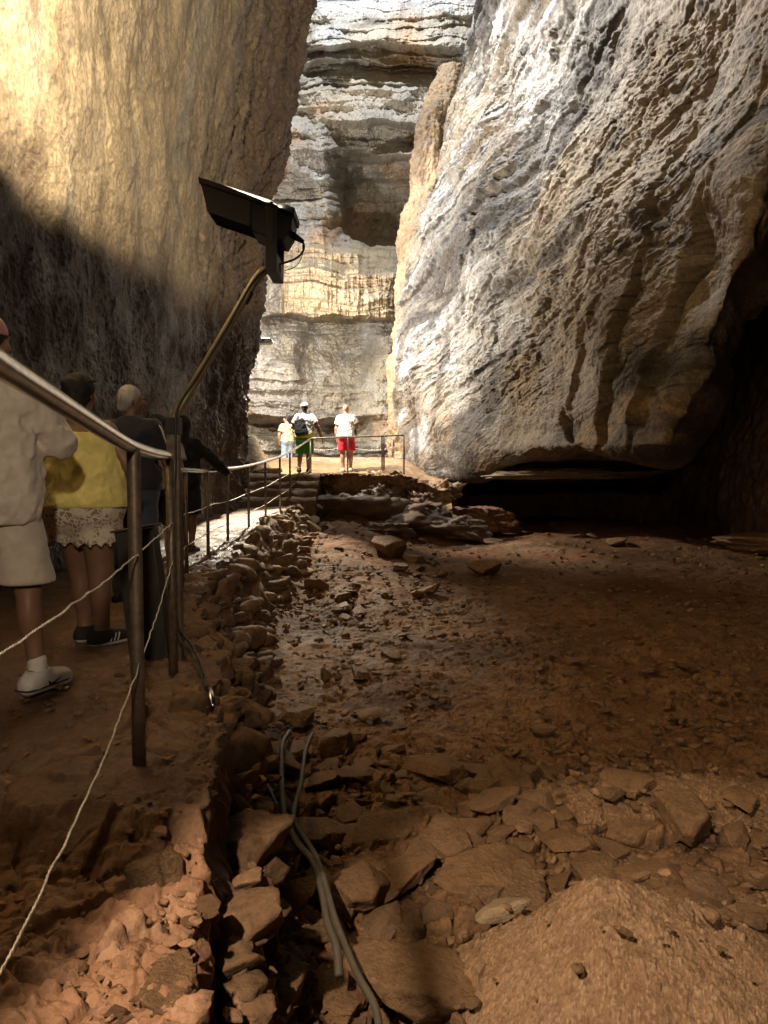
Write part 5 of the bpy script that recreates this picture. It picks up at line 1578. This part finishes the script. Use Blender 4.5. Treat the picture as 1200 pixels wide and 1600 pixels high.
# 6 man in green shorts on the platform
def backpack(f, o, vox, P):
    S = f.sdf(.012); k = f.k
    S.rc((-.10 * k, -.20 * k, 1.30 * k), (-.06 * k, -.21 * k, 1.02 * k), .10 * k, .13 * k, .03, 1.25, .75)
    S.wrinkle(.008, 6, 6, 6, 5); S.cut((-.45, 0, 1), (-.1, 0, 1.36 * k)); S.cut((.25, 0, -1), (0, 0, .94 * k))
    b = link('backpack', S.mesh('backpack', C_bag), o)
    for q in ([(-.19, -.16, 1.30), (-.15, -.12, 1.42), (-.13, 0, 1.49), (-.13, .12, 1.36)], [(.02, -.20, 1.02), (.12, -.19, 1.06), (.20, -.12, 1.16), (.19, .04, 1.22)]):
        MB().tube(curve_pts(np.array(q) * k, 24), .014, 8).build('strap', C_bag, b, True)
f6 = Figure(1.76, 1.22, 1.0, elr=(.33, -.04, 1.17), wrr=(.42, .0, .90), ell=(-.30, .04, 1.16), wrl=(-.18, .25, 1.10), knr=(.09, .02, .50), anr=(.09, -.06, .09), knl=(-.13, .14, .51), anl=(-.16, .10, .13))
def undershirt(f, o, vox, P):
    S = f.sdf(.012); f.torso(S, .026, top=False, box=.015); S.rc((0, 0, .86), (0, 0, 1.05), .19, .18, .04, 1.15, .86); S.wrinkle(.008, 5, 5, 9, 4)
    S.cut((0, 0, -1), (0, 0, .90)); S.cut((0, 0, 1), (0, 0, 1.06)); link('shirt_hem', S.mesh('shirt_hem', C_lime), o)
person('man in bright green shorts and a grey cap with a black bag on his back', (-1.98, 18.55, .96), R(0), f6, .010, SK_tan,
       dict(wear=[shirt(C_lgrey, .96, .62, .020, 12, .012, .02), undershirt, shorts(C_green, .50, .022, .03, 13), backpack, shoes(S_blk, S_blk), hair(H_dark, 0, .006), cap(C_capg, False)]), curl=.4)
# 7 man in red shorts
def crossbag(f, o, vox, P):
    S = f.sdf(.012); k = f.k
    S.ell((.215 * k, .02, 1.03 * k), (.07 * k, .10 * k, .12 * k), .02); S.wrinkle(.006, 6, 6, 6, 5)
    b = link('shoulder_bag', S.mesh('shoulder_bag', C_bag2), o)
f7 = Figure(1.74, 1.2, elr=(.30, .02, 1.18), wrr=(.22, .24, 1.25), ell=(-.25, -.02, 1.13), wrl=(-.25, .03, .87), anl=(-.08, -.02, .09), anr=(.10, .1, .10), knr=(.11, .10, .5))
person('bald man in a white tee shirt and red shorts on the lit platform', (-.98, 19.2, 1.0), R(-6), f7, .010, SK_red,
       dict(wear=[shirt(C_white, .92, .62, .020, 14, .012, .02), shorts(C_red, .56, .02, .025, 15), crossbag, shoes(S_white, S_sole)]), curl=.5, face=R(20))
# 8 man in floral shirt beyond the platform
f8 = Figure(1.72, 1.05, elr=(.25, .04, 1.13), wrr=(.12, .22, 1.05), ell=(-.27, .02, 1.13), wrl=(-.22, .12, .90))
person('man in a patterned yellow green shirt and pale jeans standing beyond the platform', (-3.06, 23.4, 1.05), R(35), f8, .011, SK_red,
       dict(wear=[shirt(C_floral, .90, .62, .020, 16, .012, .015), trousers(C_lblue, waist=1.05), shoes(S_blk, S_sole), hair(H_dark, 0, .012)]), face=R(-50))
